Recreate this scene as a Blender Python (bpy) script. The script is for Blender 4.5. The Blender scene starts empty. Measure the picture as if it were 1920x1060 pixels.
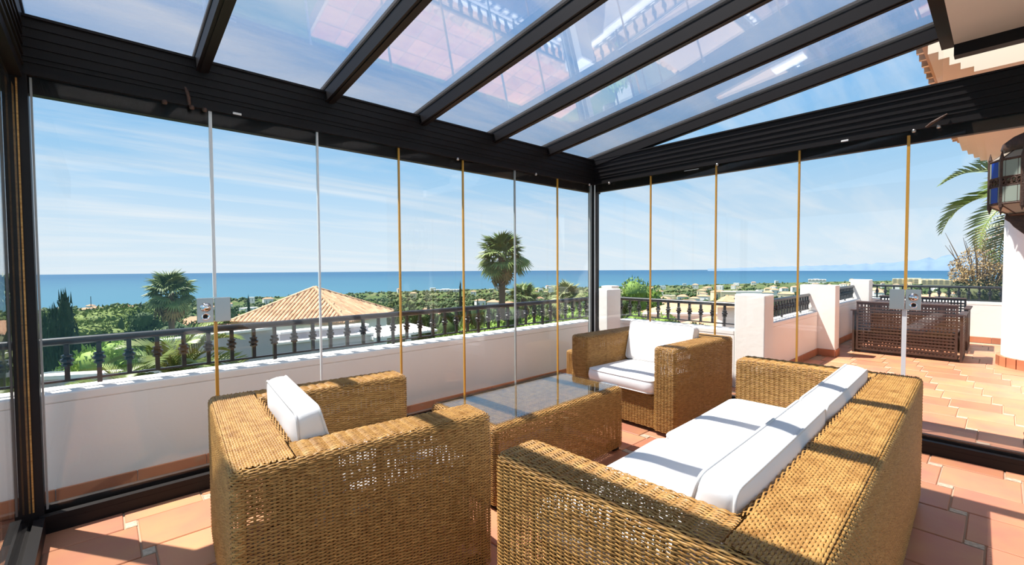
import bpy, bmesh, math, random
import numpy as np
from mathutils import Vector, Matrix
PI = math.pi
C = bpy.context.scene.collection
SC = bpy.context.scene

# ---------------------------------------------------------------- camera, world, sun, exposure
FPX, YAW, PITCH, ROLL, EYE = 843.3, 0.74169, -0.03229, -0.00578, 1.25
cam = bpy.data.cameras.new('camera')
cam.sensor_width = 36.0
cam.lens = FPX / 1920 * 36
cam.clip_start = 0.02
cam.clip_end = 60000
co = bpy.data.objects.new('camera', cam)
C.objects.link(co)
fw = Vector((math.sin(YAW) * math.cos(PITCH), math.cos(YAW) * math.cos(PITCH), math.sin(PITCH)))
rt = Vector((math.cos(YAW), -math.sin(YAW), 0))
up = rt.cross(fw)
r2 = rt * math.cos(ROLL) + up * math.sin(ROLL)
u2 = -rt * math.sin(ROLL) + up * math.cos(ROLL)
co.matrix_world = Matrix(((r2.x, u2.x, -fw.x, 0), (r2.y, u2.y, -fw.y, 0), (r2.z, u2.z, -fw.z, EYE), (0, 0, 0, 1)))
SC.camera = co

SUN_DIR = Vector((0.265, -0.39, -1.0)).normalized()
sl = bpy.data.lights.new('sun', 'SUN')
sl.energy = 7.9
sl.angle = math.radians(0.53)
sl.color = (1.0, 0.95, 0.87)
so = bpy.data.objects.new('sun', sl)
C.objects.link(so)
so.rotation_euler = SUN_DIR.to_track_quat('-Z', 'Y').to_euler()

W = bpy.data.worlds.new('sky')
SC.world = W
W.use_nodes = True
nt = W.node_tree
nt.nodes.clear()
def nd(t, **k):
    n = nt.nodes.new(t)
    for a, b in k.items():
        setattr(n, a, b)
    return n
tc = nd('ShaderNodeTexCoord')
sx = nd('ShaderNodeSeparateXYZ')
nt.links.new(tc.outputs['Generated'], sx.inputs[0])
ramp = nd('ShaderNodeValToRGB')
e = ramp.color_ramp.elements
e[0].position = 0.0
e[0].color = (0.74, 0.86, 0.96, 1)
e[1].position = 1.0
e[1].color = (0.11, 0.31, 0.70, 1)
for p, c in ((0.06, (0.68, 0.83, 0.96, 1)), (0.2, (0.38, 0.66, 0.95, 1)), (0.36, (0.22, 0.50, 0.88, 1)), (0.6, (0.17, 0.41, 0.80, 1))):
    k = e.new(p)
    k.color = c
nt.links.new(sx.outputs['Z'], ramp.inputs[0])
# cirrus: project the direction onto a high plane
ad = nd('ShaderNodeMath', operation='ADD')
ad.inputs[1].default_value = 0.12
nt.links.new(sx.outputs['Z'], ad.inputs[0])
dx = nd('ShaderNodeMath', operation='DIVIDE')
dy = nd('ShaderNodeMath', operation='DIVIDE')
nt.links.new(sx.outputs['X'], dx.inputs[0]); nt.links.new(ad.outputs[0], dx.inputs[1])
nt.links.new(sx.outputs['Y'], dy.inputs[0]); nt.links.new(ad.outputs[0], dy.inputs[1])
cx = nd('ShaderNodeCombineXYZ')
nt.links.new(dx.outputs[0], cx.inputs[0]); nt.links.new(dy.outputs[0], cx.inputs[1])
mp = nd('ShaderNodeMapping')
mp.inputs['Rotation'].default_value = (0, 0, 0.5)
mp.inputs['Scale'].default_value = (0.4, 1.9, 1)
nt.links.new(cx.outputs[0], mp.inputs[0])
nz = nd('ShaderNodeTexNoise')
nz.inputs['Scale'].default_value = 1.1
nz.inputs['Detail'].default_value = 7
nz.inputs['Roughness'].default_value = 0.6
nz.inputs['Distortion'].default_value = 0.5
nt.links.new(mp.outputs[0], nz.inputs['Vector'])
cr = nd('ShaderNodeMapRange')
cr.inputs['From Min'].default_value = 0.45
cr.inputs['From Max'].default_value = 0.72
cr.inputs['To Max'].default_value = 0.8
nt.links.new(nz.outputs[0], cr.inputs[0])
mxs = nd('ShaderNodeMix', data_type='RGBA')
mxs.inputs[7].default_value = (0.86, 0.91, 0.96, 1)
nt.links.new(cr.outputs[0], mxs.inputs[0])
nt.links.new(ramp.outputs[0], mxs.inputs[6])
bg = nd('ShaderNodeBackground')
bg.inputs[1].default_value = 0.69
nt.links.new(mxs.outputs[2], bg.inputs[0])
wo = nd('ShaderNodeOutputWorld')
nt.links.new(bg.outputs[0], wo.inputs[0])
SC.view_settings.view_transform = 'Standard'
SC.view_settings.look = 'None'
SC.view_settings.gamma = 1.0
SC.view_settings.use_curve_mapping = False
SC.view_settings.exposure = 0.56

# ---------------------------------------------------------------- helpers: materials
M = {}
def mat(name, col, rough=0.6, spec=0.4, metal=0.0, var=None, vscale=8.0, vstretch=(1, 1, 1), bump=0.0, bscale=40.0, per_object=0.0, sheen=0):
    m = bpy.data.materials.new(name)
    m.use_nodes = True
    t = m.node_tree
    b = t.nodes['Principled BSDF']
    b.inputs['Base Color'].default_value = (*col, 1)
    b.inputs['Roughness'].default_value = rough
    b.inputs['Specular IOR Level'].default_value = spec
    b.inputs['Metallic'].default_value = metal
    L = t.links.new
    if var or bump or per_object:
        tcn = t.nodes.new('ShaderNodeTexCoord')
        mpn = t.nodes.new('ShaderNodeMapping')
        mpn.inputs['Scale'].default_value = vstretch
        L(tcn.outputs['Object'], mpn.inputs[0])
        oi = t.nodes.new('ShaderNodeObjectInfo')
        addv = t.nodes.new('ShaderNodeVectorMath'); addv.operation = 'ADD'
        L(mpn.outputs[0], addv.inputs[0])
        sc = t.nodes.new('ShaderNodeVectorMath'); sc.operation = 'SCALE'
        sc.inputs['Scale'].default_value = 37.0
        L(oi.outputs['Random'], sc.inputs[0])
        L(sc.outputs[0], addv.inputs[1])
    if var or per_object:
        n = t.nodes.new('ShaderNodeTexNoise')
        n.inputs['Scale'].default_value = vscale
        n.inputs['Detail'].default_value = 5
        L(addv.outputs[0], n.inputs['Vector'])
        mr = t.nodes.new('ShaderNodeMapRange')
        mr.inputs['From Min'].default_value = 0.3
        mr.inputs['From Max'].default_value = 0.7
        L(n.outputs[0], mr.inputs[0])
        mx = t.nodes.new('ShaderNodeMix'); mx.data_type = 'RGBA'
        mx.inputs[6].default_value = (*col, 1)
        mx.inputs[7].default_value = (*(var or col), 1)
        L(mr.outputs[0], mx.inputs[0])
        out = mx.outputs[2]
        if per_object:
            hs = t.nodes.new('ShaderNodeHueSaturation')
            m2 = t.nodes.new('ShaderNodeMapRange')
            m2.inputs['To Min'].default_value = 1 - per_object
            m2.inputs['To Max'].default_value = 1 + per_object
            L(oi.outputs['Random'], m2.inputs[0])
            L(m2.outputs[0], hs.inputs['Value'])
            L(out, hs.inputs['Color'])
            out = hs.outputs[0]
        L(out, b.inputs['Base Color'])
    if bump:
        n2 = t.nodes.new('ShaderNodeTexNoise')
        n2.inputs['Scale'].default_value = bscale
        n2.inputs['Detail'].default_value = 4
        L(addv.outputs[0], n2.inputs['Vector'])
        bp = t.nodes.new('ShaderNodeBump')
        bp.inputs['Strength'].default_value = bump
        bp.inputs['Distance'].default_value = 0.01
        L(n2.outputs[0], bp.inputs['Height'])
        L(bp.outputs[0], b.inputs['Normal'])
    M[name] = m
    return m

def glass(name, tint, base, ior_gain=1.0, rough=0.0, dust=0.0):
    """thin sheet glass: clear transmission with its own tint plus a mirror coat that strengthens at grazing angles"""
    m = bpy.data.materials.new(name)
    m.use_nodes = True
    t = m.node_tree
    t.nodes.clear()
    tr = t.nodes.new('ShaderNodeBsdfTransparent')
    tr.inputs[0].default_value = (*tint, 1)
    gl = t.nodes.new('ShaderNodeBsdfGlossy')
    gl.inputs['Roughness'].default_value = rough
    fr = t.nodes.new('ShaderNodeFresnel')
    ge = t.nodes.new('ShaderNodeNewGeometry')            # same reflectance on both faces of the sheet
    io = t.nodes.new('ShaderNodeMapRange')
    io.inputs['To Min'].default_value = 1.45
    io.inputs['To Max'].default_value = 1 / 1.45
    t.links.new(ge.outputs['Backfacing'], io.inputs[0])
    t.links.new(io.outputs[0], fr.inputs[0])
    ma = t.nodes.new('ShaderNodeMath'); ma.operation = 'MULTIPLY_ADD'
    ma.inputs[1].default_value = ior_gain
    ma.inputs[2].default_value = base
    ma.use_clamp = True
    t.links.new(fr.outputs[0], ma.inputs[0])
    mx = t.nodes.new('ShaderNodeMixShader')
    t.links.new(ma.outputs[0], mx.inputs[0])
    t.links.new(tr.outputs[0], mx.inputs[1])
    t.links.new(gl.outputs[0], mx.inputs[2])
    o = t.nodes.new('ShaderNodeOutputMaterial')
    if dust:                                              # film of dust: part scatters forward, part back
        df = t.nodes.new('ShaderNodeBsdfDiffuse'); df.inputs[0].default_value = (0.75, 0.74, 0.76, 1)
        tl = t.nodes.new('ShaderNodeBsdfTranslucent'); tl.inputs[0].default_value = (0.75, 0.74, 0.76, 1)
        dm = t.nodes.new('ShaderNodeMixShader'); dm.inputs[0].default_value = 0.5
        t.links.new(df.outputs[0], dm.inputs[1]); t.links.new(tl.outputs[0], dm.inputs[2])
        m2 = t.nodes.new('ShaderNodeMixShader')
        tcn = t.nodes.new('ShaderNodeTexCoord'); nn = t.nodes.new('ShaderNodeTexNoise'); nn.inputs['Scale'].default_value = 1.6; nn.inputs['Detail'].default_value = 6
        t.links.new(tcn.outputs['Object'], nn.inputs['Vector'])
        mm = t.nodes.new('ShaderNodeMath'); mm.operation = 'MULTIPLY'; mm.inputs[1].default_value = dust * 2
        t.links.new(nn.outputs[0], mm.inputs[0]); t.links.new(mm.outputs[0], m2.inputs[0])
        t.links.new(mx.outputs[0], m2.inputs[1]); t.links.new(dm.outputs[0], m2.inputs[2])
        mx = m2
    t.links.new(mx.outputs[0], o.inputs[0])
    M[name] = m
    return m

mat('black_metal', (0.008, 0.006, 0.006), 0.5, 0.25)
mat('black_rail', (0.018, 0.018, 0.020), 0.32, 0.5)
mat('plaster', (0.86, 0.85, 0.83), 0.9, 0.1)
mat('stucco', (0.90, 0.87, 0.83), 0.85, 0.2, var=(0.87, 0.84, 0.80), vscale=3, bump=0.14, bscale=25)
mat('cream', (0.72, 0.62, 0.50), 0.85, 0.2, var=(0.69, 0.59, 0.47), vscale=2)
mat('terracotta', (0.55, 0.26, 0.125), 0.42, 0.35, var=(0.50, 0.19, 0.12), vscale=4, per_object=0.2, bump=0.06, bscale=18)
mat('terracotta_skirt', (0.50, 0.20, 0.10), 0.5, 0.3, var=(0.42, 0.16, 0.085), vscale=6, per_object=0.1)
mat('grout', (0.42, 0.29, 0.20), 0.9, 0.1)
mat('inset', (0.62, 0.50, 0.36), 0.5, 0.3, var=(0.35, 0.28, 0.2), vscale=60)
mat('rattan', (0.54, 0.305, 0.092), 0.45, 0.3, var=(0.27, 0.125, 0.028), vscale=34, vstretch=(0.7, 0.7, 4.0))
mat('rattan_frame', (0.20, 0.11, 0.05), 0.6, 0.2)
mat('cushion', (0.84, 0.83, 0.81), 0.9, 0.1, bump=0.08, bscale=14)
mat('piping', (0.74, 0.73, 0.71), 0.9, 0.1)
mat('foot', (0.02, 0.015, 0.012), 0.6, 0.3)
mat('amber', (0.55, 0.29, 0.045), 0.3, 0.5)  # clear glass edge; reflected light and wood painted in as amber
mat('pale_strip', (0.72, 0.76, 0.76), 0.2, 0.5)
mat('grey_strip', (0.33, 0.36, 0.36), 0.2, 0.5)
mat('steel', (0.50, 0.47, 0.44), 0.28, 0.5, metal=1.0)
mat('chrome', (0.82, 0.82, 0.83), 0.08, 0.5, metal=1.0)
mat('sticker', (0.72, 0.72, 0.70), 0.5)
mat('lattice', (0.055, 0.030, 0.024), 0.5, 0.35, var=(0.075, 0.042, 0.032), vscale=12)
mat('roof_tile', (0.62, 0.40, 0.24), 0.8, 0.2, var=(0.50, 0.28, 0.15), vscale=2.2, per_object=0.22)
mat('roof_far', (0.56, 0.31, 0.20), 0.9, 0.1, var=(0.48, 0.27, 0.16), vscale=0.5)
mat('white_far', (0.80, 0.78, 0.75), 0.9, 0.1)
mat('cream_far', (0.74, 0.63, 0.42), 0.9, 0.1)
mat('window_far', (0.10, 0.13, 0.16), 0.3, 0.5)
mat('frond', (0.10, 0.165, 0.035), 0.5, 0.35, var=(0.22, 0.26, 0.085), vscale=2.0, per_object=0.25)
mat('frond_pale', (0.25, 0.29, 0.12), 0.6, 0.3, var=(0.33, 0.34, 0.17), vscale=2.0, per_object=0.2)
mat('frond_dry', (0.34, 0.25, 0.13), 0.8, 0.1, var=(0.24, 0.18, 0.09), vscale=3)
mat('date_frond', (0.11, 0.18, 0.035), 0.45, 0.4, var=(0.22, 0.25, 0.06), vscale=2.0, per_object=0.2)
mat('bark', (0.20, 0.14, 0.09), 0.9, 0.1, var=(0.13, 0.09, 0.06), vscale=9, vstretch=(1, 1, 4))
mat('leaf_dark', (0.036, 0.066, 0.020), 0.7, 0.2, var=(0.062, 0.10, 0.030), vscale=1.2, per_object=0.25)
mat('leaf_mid', (0.052, 0.092, 0.028), 0.7, 0.2, var=(0.085, 0.125, 0.040), vscale=1.2, per_object=0.25)
mat('leaf_pine', (0.095, 0.14, 0.026), 0.7, 0.2, var=(0.14, 0.18, 0.04), vscale=1.2, per_object=0.2)
mat('leaf_bright', (0.15, 0.26, 0.035), 0.6, 0.2, var=(0.22, 0.31, 0.06), vscale=1.5, per_object=0.2)
mat('leaf_cypress', (0.028, 0.05, 0.022), 0.8, 0.1, var=(0.045, 0.07, 0.03), vscale=2)
mat('leaf_tan', (0.46, 0.31, 0.15), 0.8, 0.1, var=(0.38, 0.28, 0.13), vscale=2)
mat('leaf_olive', (0.085, 0.105, 0.05), 0.8, 0.1, var=(0.13, 0.135, 0.07), vscale=2)
mat('mountain', (0.13, 0.20, 0.29), 1.0, 0.0, var=(0.16, 0.225, 0.30), vscale=0.0012)  # blue-grey carries the distance haze, painted into the colour
mat('wall_shade_grey', (0.50, 0.47, 0.49), 0.9, 0.1, var=(0.46, 0.44, 0.46), vscale=0.5)  # white garden walls; their shade is painted in as grey
mat('paving', (0.62, 0.60, 0.58), 0.9, 0.1, var=(0.5, 0.48, 0.46), vscale=0.6)
mat('iron_bronze', (0.055, 0.028, 0.018), 0.5, 0.4, var=(0.10, 0.05, 0.03), vscale=70, bump=0.5, bscale=160)
glass('pane_glass', (0.98, 0.988, 0.985), 0.004, 0.75)
glass('roof_glass', (0.93, 0.935, 0.965), 0.07, 1.2, dust=0.035)
glass('table_glass', (0.93, 0.955, 0.965), 0.045, 1.0)
glass('lantern_blue', (0.02, 0.06, 0.55), 0.05, 1.0, 0.3)

def stained(name, col):
    m = bpy.data.materials.new(name); m.use_nodes = True
    t = m.node_tree; t.nodes.clear()
    a = t.nodes.new('ShaderNodeBsdfTranslucent'); a.inputs[0].default_value = (*col, 1)
    b = t.nodes.new('ShaderNodeBsdfPrincipled'); b.inputs['Base Color'].default_value = (*col, 1); b.inputs['Roughness'].default_value = 0.25
    x = t.nodes.new('ShaderNodeMixShader'); x.inputs[0].default_value = 0.5
    o = t.nodes.new('ShaderNodeOutputMaterial')
    t.links.new(a.outputs[0], x.inputs[1]); t.links.new(b.outputs[0], x.inputs[2]); t.links.new(x.outputs[0], o.inputs[0])
    M[name] = m
stained('stain_blue', (0.01, 0.09, 0.62)); stained('stain_pale', (0.55, 0.62, 0.52)); stained('stain_cream', (0.70, 0.62, 0.50)); stained('stain_orange', (0.62, 0.28, 0.12))

def ground_mat():
    m = bpy.data.materials.new('hillside'); m.use_nodes = True
    t = m.node_tree; b = t.nodes['Principled BSDF']; b.inputs['Roughness'].default_value = 1; b.inputs['Specular IOR Level'].default_value = 0
    g = t.nodes.new('ShaderNodeTexCoord'); n = t.nodes.new('ShaderNodeTexNoise')
    n.inputs['Scale'].default_value = 0.02; n.inputs['Detail'].default_value = 9; n.inputs['Roughness'].default_value = 0.7
    t.links.new(g.outputs['Object'], n.inputs['Vector'])
    r = t.nodes.new('ShaderNodeValToRGB'); q = r.color_ramp.elements
    q[0].position = 0.36; q[0].color = (0.05, 0.09, 0.03, 1)
    q[1].position = 0.72; q[1].color = (0.42, 0.33, 0.22, 1)
    k = q.new(0.52); k.color = (0.085, 0.115, 0.045, 1)
    t.links.new(n.outputs[0], r.inputs[0]); t.links.new(r.outputs[0], b.inputs['Base Color'])
    M['hillside'] = m
ground_mat()
def sea_mat():
    m = bpy.data.materials.new('sea'); m.use_nodes = True
    t = m.node_tree; b = t.nodes['Principled BSDF']; b.inputs['Roughness'].default_value = 0.45; b.inputs['Specular IOR Level'].default_value = 0.12
    g = t.nodes.new('ShaderNodeTexCoord'); ln = t.nodes.new('ShaderNodeVectorMath'); ln.operation = 'LENGTH'
    t.links.new(g.outputs['Object'], ln.inputs[0])
    mr = t.nodes.new('ShaderNodeMapRange'); mr.inputs['From Min'].default_value = 1500; mr.inputs['From Max'].default_value = 9000
    t.links.new(ln.outputs['Value'], mr.inputs[0])
    n = t.nodes.new('ShaderNodeTexNoise'); n.inputs['Scale'].default_value = 0.0016; n.inputs['Detail'].default_value = 6
    mp2 = t.nodes.new('ShaderNodeMapping'); mp2.inputs['Scale'].default_value = (1, 0.35, 1); mp2.inputs['Rotation'].default_value = (0, 0, 0.7)
    t.links.new(g.outputs['Object'], mp2.inputs[0]); t.links.new(mp2.outputs[0], n.inputs['Vector'])
    r = t.nodes.new('ShaderNodeValToRGB'); q = r.color_ramp.elements
    q[0].position = 0.0; q[0].color = (0.042, 0.128, 0.18, 1)
    q[1].position = 1.0; q[1].color = (0.016, 0.074, 0.145, 1)
    ad2 = t.nodes.new('ShaderNodeMath'); ad2.operation = 'MULTIPLY_ADD'; ad2.inputs[1].default_value = 0.5; ad2.inputs[2].default_value = -0.25
    t.links.new(n.outputs[0], ad2.inputs[0])
    s = t.nodes.new('ShaderNodeMath'); t.links.new(mr.outputs[0], s.inputs[0]); t.links.new(ad2.outputs[0], s.inputs[1])
    t.links.new(s.outputs[0], r.inputs[0]); t.links.new(r.outputs[0], b.inputs['Base Color'])
    M['sea'] = m
sea_mat()

# ---------------------------------------------------------------- helpers: meshes and objects
class MB:
    def __init__(s):
        s.v = []; s.f = []
    def add(s, vs, fs):
        o = len(s.v); s.v.extend([tuple(map(float, p)) for p in vs]); s.f.extend([tuple(i + o for i in f) for f in fs]); return s
    def box(s, x0, x1, y0, y1, z0, z1):
        return s.add([(x0, y0, z0), (x1, y0, z0), (x1, y1, z0), (x0, y1, z0), (x0, y0, z1), (x1, y0, z1), (x1, y1, z1), (x0, y1, z1)],
                     [(0, 3, 2, 1), (4, 5, 6, 7), (0, 1, 5, 4), (1, 2, 6, 5), (2, 3, 7, 6), (3, 0, 4, 7)])
    def hexa(s, p):
        return s.add(p, [(0, 3, 2, 1), (4, 5, 6, 7), (0, 1, 5, 4), (1, 2, 6, 5), (2, 3, 7, 6), (3, 0, 4, 7)])
    def tube(s, pts, rad, n=8, cap=True):
        pts = [Vector(p) for p in pts]
        rad = rad if hasattr(rad, '__len__') else [rad] * len(pts)
        rings = []
        ref = None
        for i, p in enumerate(pts):
            d = (pts[min(i + 1, len(pts) - 1)] - pts[max(i - 1, 0)]).normalized()
            if ref is None:
                ref = Vector((0, 0, 1)) if abs(d.z) < 0.9 else Vector((1, 0, 0))
            a = d.cross(ref).normalized(); b = d.cross(a).normalized()
            ref = -b if False else ref
            rings.append([p + (a * math.cos(2 * PI * k / n) + b * math.sin(2 * PI * k / n)) * rad[i] for k in range(n)])
        vs = [q for r in rings for q in r]
        fs = [(i * n + k, i * n + (k + 1) % n, (i + 1) * n + (k + 1) % n, (i + 1) * n + k) for i in range(len(pts) - 1) for k in range(n)]
        if cap:                                          # caps on vertices of their own, so the sides shade true
            m0 = len(vs); vs = vs + rings[0] + rings[-1]
            fs += [tuple(range(m0 + n - 1, m0 - 1, -1)), tuple(m0 + n + k for k in range(n))]
        return s.add(vs, fs)
    def lathe(s, prof, n=16, c=(0, 0, 0)):
        vs = [(c[0] + r * math.cos(2 * PI * k / n), c[1] + r * math.sin(2 * PI * k / n), c[2] + z) for r, z in prof for k in range(n)]
        fs = [(i * n + k, i * n + (k + 1) % n, (i + 1) * n + (k + 1) % n, (i + 1) * n + k) for i in range(len(prof) - 1) for k in range(n)]
        m0 = len(vs); vs = vs + vs[:n] + vs[-n:]
        fs += [tuple(range(m0 + n - 1, m0 - 1, -1)), tuple(m0 + n + k for k in range(n))]
        return s.add(vs, fs)
    def mesh(s, name, m, smooth=False):
        me = bpy.data.meshes.new(name)
        me.from_pydata(s.v, [], s.f)
        if m: me.materials.append(M[m] if isinstance(m, str) else m)
        if smooth:
            me.polygons.foreach_set('use_smooth', [True] * len(me.polygons))
        me.update()
        return me
    def build(s, name, m, parent=None, smooth=False):
        return link(name, s.mesh(name, m, smooth), parent)

def bevel(me, w, seg=2):
    b = bmesh.new(); b.from_mesh(me)
    bmesh.ops.bevel(b, geom=list(b.edges), offset=w, segments=seg, affect='EDGES', profile=0.5)
    b.to_mesh(me); b.free(); me.update(); return me

def link(name, me, parent=None, loc=None, rot=None):
    o = bpy.data.objects.new(name, me); C.objects.link(o)
    if parent: o.parent = parent
    if loc is not None: o.location = loc
    if rot is not None: o.rotation_euler = rot
    return o
def tag(o, label=None, cat=None, group=None, kind=None):
    if label: o['label'] = label
    if cat: o['category'] = cat
    if group: o['group'] = group
    if kind: o['kind'] = kind
    return o
def empty(name, loc=(0, 0, 0), rz=0.0, **k):
    o = bpy.data.objects.new(name, None); o.empty_display_size = 0.1; C.objects.link(o)
    o.location = loc; o.rotation_euler = (0, 0, rz)
    return tag(o, **k)
KIDS = {}
def copy_tree(o, parent=None):
    c = o.copy(); C.objects.link(c)
    if parent: c.parent = parent
    for ch in o.children: copy_tree(ch, c)
    return c
def polar(bear, rng, z=0.0):
    b = math.radians(bear); return (rng * math.sin(b), rng * math.cos(b), z)
def sight(px, py, rng):
    """point at horizontal range rng along a surveyed bearing"""
    d = fw + r2 * ((px - 960) / FPX) - u2 * ((py - 530) / FPX)
    t = rng / math.hypot(d.x, d.y); return Vector((d.x * t, d.y * t, EYE + d.z * t))
def np_mesh(name, v, q, m, smooth=True):
    me = bpy.data.meshes.new(name)
    v = np.ascontiguousarray(v, np.float32).reshape(-1, 3); q = np.ascontiguousarray(q, np.int32)
    me.vertices.add(len(v)); me.vertices.foreach_set('co', v.ravel())
    k = q.shape[1]
    me.loops.add(q.size); me.loops.foreach_set('vertex_index', q.ravel())
    me.polygons.add(len(q)); me.polygons.foreach_set('loop_start', np.arange(0, q.size, k, dtype=np.int32))
    me.polygons.foreach_set('loop_total', np.full(len(q), k, np.int32))
    if smooth: me.polygons.foreach_set('use_smooth', np.ones(len(q), bool))
    me.materials.append(M[m]); me.update(calc_edges=True); me.validate()
    return me

# ================================================================ STRUCTURE
YF, XR, XL = 3.096, 4.076, -0.27          # glass planes: front, right, left
ZB, ZT = 2.083, 2.435                      # underside and top of the perimeter beam
ST = 'structure'
def struct(name, mb, m, parent=None, smooth=False):
    o = mb.build(name, m, parent, smooth)
    if not parent: tag(o, kind=ST)
    return o

# ---- floor: bedding slab, clay tiles laid as a pinwheel with small stone insets
floor = struct('floor', MB().box(XL - 0.4, 10.45, -1.7, 3.36, -0.12, -0.006), 'grout')
TW, IW, IH = 0.328, 0.048, 0.067
g = 0.004
tile_me = bevel(MB().box(g, TW - g, g, TW - g, -0.012, 0.0).mesh('tile', 'terracotta'), 0.003, 1)
inset_me = MB().box(g * 0.6, IW - g * 0.6, g * 0.6, IH - g * 0.6, -0.012, -0.001).mesh('inset', 'inset')
cand = []
o0 = Vector((2.858 - IW / 2, 0.062 - IH / 2))
for i in range(-30, 40):
    for j in range(-20, 30):
        p = o0 + i * Vector((TW, IH)) + j * Vector((-IW, TW))
        cx0, cy0 = p.x + TW / 2, p.y + IH + TW / 2
        if not (XL - 0.3 < cx0 < 10.4 and -1.5 < cy0 < 3.3): continue
        if cx0 > 4.9 and cy0 > 1.75: continue
        cand.append((math.hypot(cx0, cy0), p.x, p.y, cx0, cy0))
cand.sort()
def infront(x, y): return x * fw.x + y * fw.y > 0.25
vis = [c for c in cand if infront(c[3] + 0.3, c[4] + 0.3)]
restt = [c for c in cand if not infront(c[3] + 0.3, c[4] + 0.3)] + vis[295:]
rnd = random.Random(3)
for c in vis[:295]:
    link('tile', tile_me, floor, (c[1], c[2] + IH, rnd.uniform(-0.0015, 0.0010)), (rnd.uniform(-.003, .003), rnd.uniform(-.003, .003), 0))
    link('inset', inset_me, floor, (c[1], c[2], 0))
mbt = MB(); mbi = MB()
for c in restt:
    mbt.box(c[1] + g, c[1] + TW - g, c[2] + IH + g, c[2] + IH + TW - g, -0.012, 0)
    mbi.box(c[1] + g, c[1] + IW - g, c[2] + g, c[2] + IH - g, -0.012, -0.001)
tag(mbt.build('far_tile', 'terracotta', floor), kind='stuff')
tag(mbi.build('far_inset', 'inset', floor), kind='stuff')

# ---- perimeter frame of the glass room (dark bronze aluminium)
def beam(name, a, b, axis):
    """box-section eaves beam; axis 'x' runs a..b along the front, 'y' along a side"""
    def bx(mb, u0, u1, w0, w1, z0, z1):
        return mb.box(u0, u1, w0, w1, z0, z1) if axis == 'x' else mb.box(w0, w1, u0, u1, z0, z1)
    return bx
tf = struct('trim_1', MB().box(XL - 0.06, XR + 0.14, YF - 0.02, YF + 0.16, ZB + 0.09, ZT), 'black_metal')
MB().box(XL - 0.06, XR + 0.14, YF + 0.012, YF + 0.06, ZB, ZB + 0.09).build('lower_track', 'black_metal', tf)
MB().box(XL - 0.06, XR + 0.1, YF - 0.035, YF - 0.005, ZB + 0.075, ZB + 0.10).build('inner_lip', 'black_metal', tf)
for z in (0.135, 0.16, 0.205, 0.25, 0.295):
    MB().box(XL + 0.03, XR - 0.02, YF - 0.026, YF - 0.018, ZB + z, ZB + z + 0.010).build('groove_strip', 'black_metal', tf)
MB().box(XL - 0.06, XR + 0.02, YF - 0.032, YF + 0.02, ZT - 0.012, ZT).build('cap_strip', 'black_metal', tf)
tr = struct('trim_2', MB().box(XR - 0.02, XR + 0.14, -1.6, YF - 0.021, ZB + 0.09, ZT), 'black_metal')
MB().box(XR + 0.012, XR + 0.06, -1.6, YF + 0.01, ZB, ZB + 0.09).build('lower_track', 'black_metal', tr)
MB().box(XR - 0.035, XR - 0.005, -1.6, YF - 0.036, ZB + 0.075, ZB + 0.10).build('inner_lip', 'black_metal', tr)
for z in (0.135, 0.16, 0.205, 0.25, 0.295):
    MB().box(XR - 0.026, XR - 0.018, -1.6, YF - 0.04, ZB + z, ZB + z + 0.010).build('groove_strip', 'black_metal', tr)
MB().box(XR - 0.032, XR + 0.02, -1.6, YF - 0.04, ZT - 0.012, ZT).build('cap_strip', 'black_metal', tr)
tl = struct('trim_3', MB().box(XL - 0.10, XL + 0.03, -1.6, YF - 0.021, ZB + 0.06, ZT), 'black_metal')
MB().box(XL - 0.05, XL - 0.012, -1.6, YF, ZB - 0.03, ZB + 0.06).build('lower_track', 'black_metal', tl)
for z in (0.11, 0.16, 0.205, 0.25, 0.295):
    MB().box(XL + 0.028, XL + 0.038, -1.6, YF - 0.04, ZB + z, ZB + z + 0.010).build('groove_strip', 'black_metal', tl)
# bottom tracks
def track(name, mbs):
    o = struct(name, mbs[0], 'black_metal')
    for k in mbs[1:]: k.build('track_rib', 'black_metal', o)
track('trim_4', [MB().box(XL + 0.03, XR + 0.05, YF - 0.06, YF + 0.06, 0.0, 0.055), MB().box(XL + 0.03, XR - 0.06, YF - 0.06, YF - 0.02, 0.056, 0.085), MB().box(XL + 0.03, XR, YF + 0.025, YF + 0.06, 0.056, 0.105)])
track('trim_5', [MB().box(XR - 0.06, XR + 0.06, -1.6, YF - 0.061, 0.0, 0.055), MB().box(XR - 0.06, XR - 0.02, -1.6, YF - 0.065, 0.056, 0.085), MB().box(XR + 0.025, XR + 0.06, -1.6, YF - 0.065, 0.056, 0.105)])
track('trim_6', [MB().box(XL - 0.06, XL + 0.05, -1.6, YF - 0.061, 0.0, 0.055), MB().box(XL + 0.012, XL + 0.05, -1.6, YF - 0.065, 0.056, 0.085), MB().box(XL - 0.06, XL - 0.025, -1.6, YF - 0.065, 0.056, 0.105)])
# posts: left corner and right corner
p1 = struct('trim_7', MB().box(XL - 0.05, XL + 0.045, YF - 0.03, YF + 0.06, 0.0, ZB + 0.10), 'black_metal')
MB().box(XL + 0.008, XL + 0.014, YF - 0.035, YF - 0.031, 0.11, ZB + 0.05).build('edge_strip', 'rattan', p1)
p2 = struct('trim_8', MB().box(XR - 0.02, XR + 0.06, YF - 0.03, YF + 0.06, 0.0, ZB + 0.10), 'black_metal')
MB().box(XR - 0.062, XR - 0.03, YF + 0.0, YF + 0.02, 0.11, ZB + 0.09).build('glass_channel', 'grey_strip', p2)
MB().box(XR - 0.03, XR - 0.022, YF - 0.04, YF - 0.031, 0.11, ZB + 0.09).build('edge_strip', 'pale_strip', p2)

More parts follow.
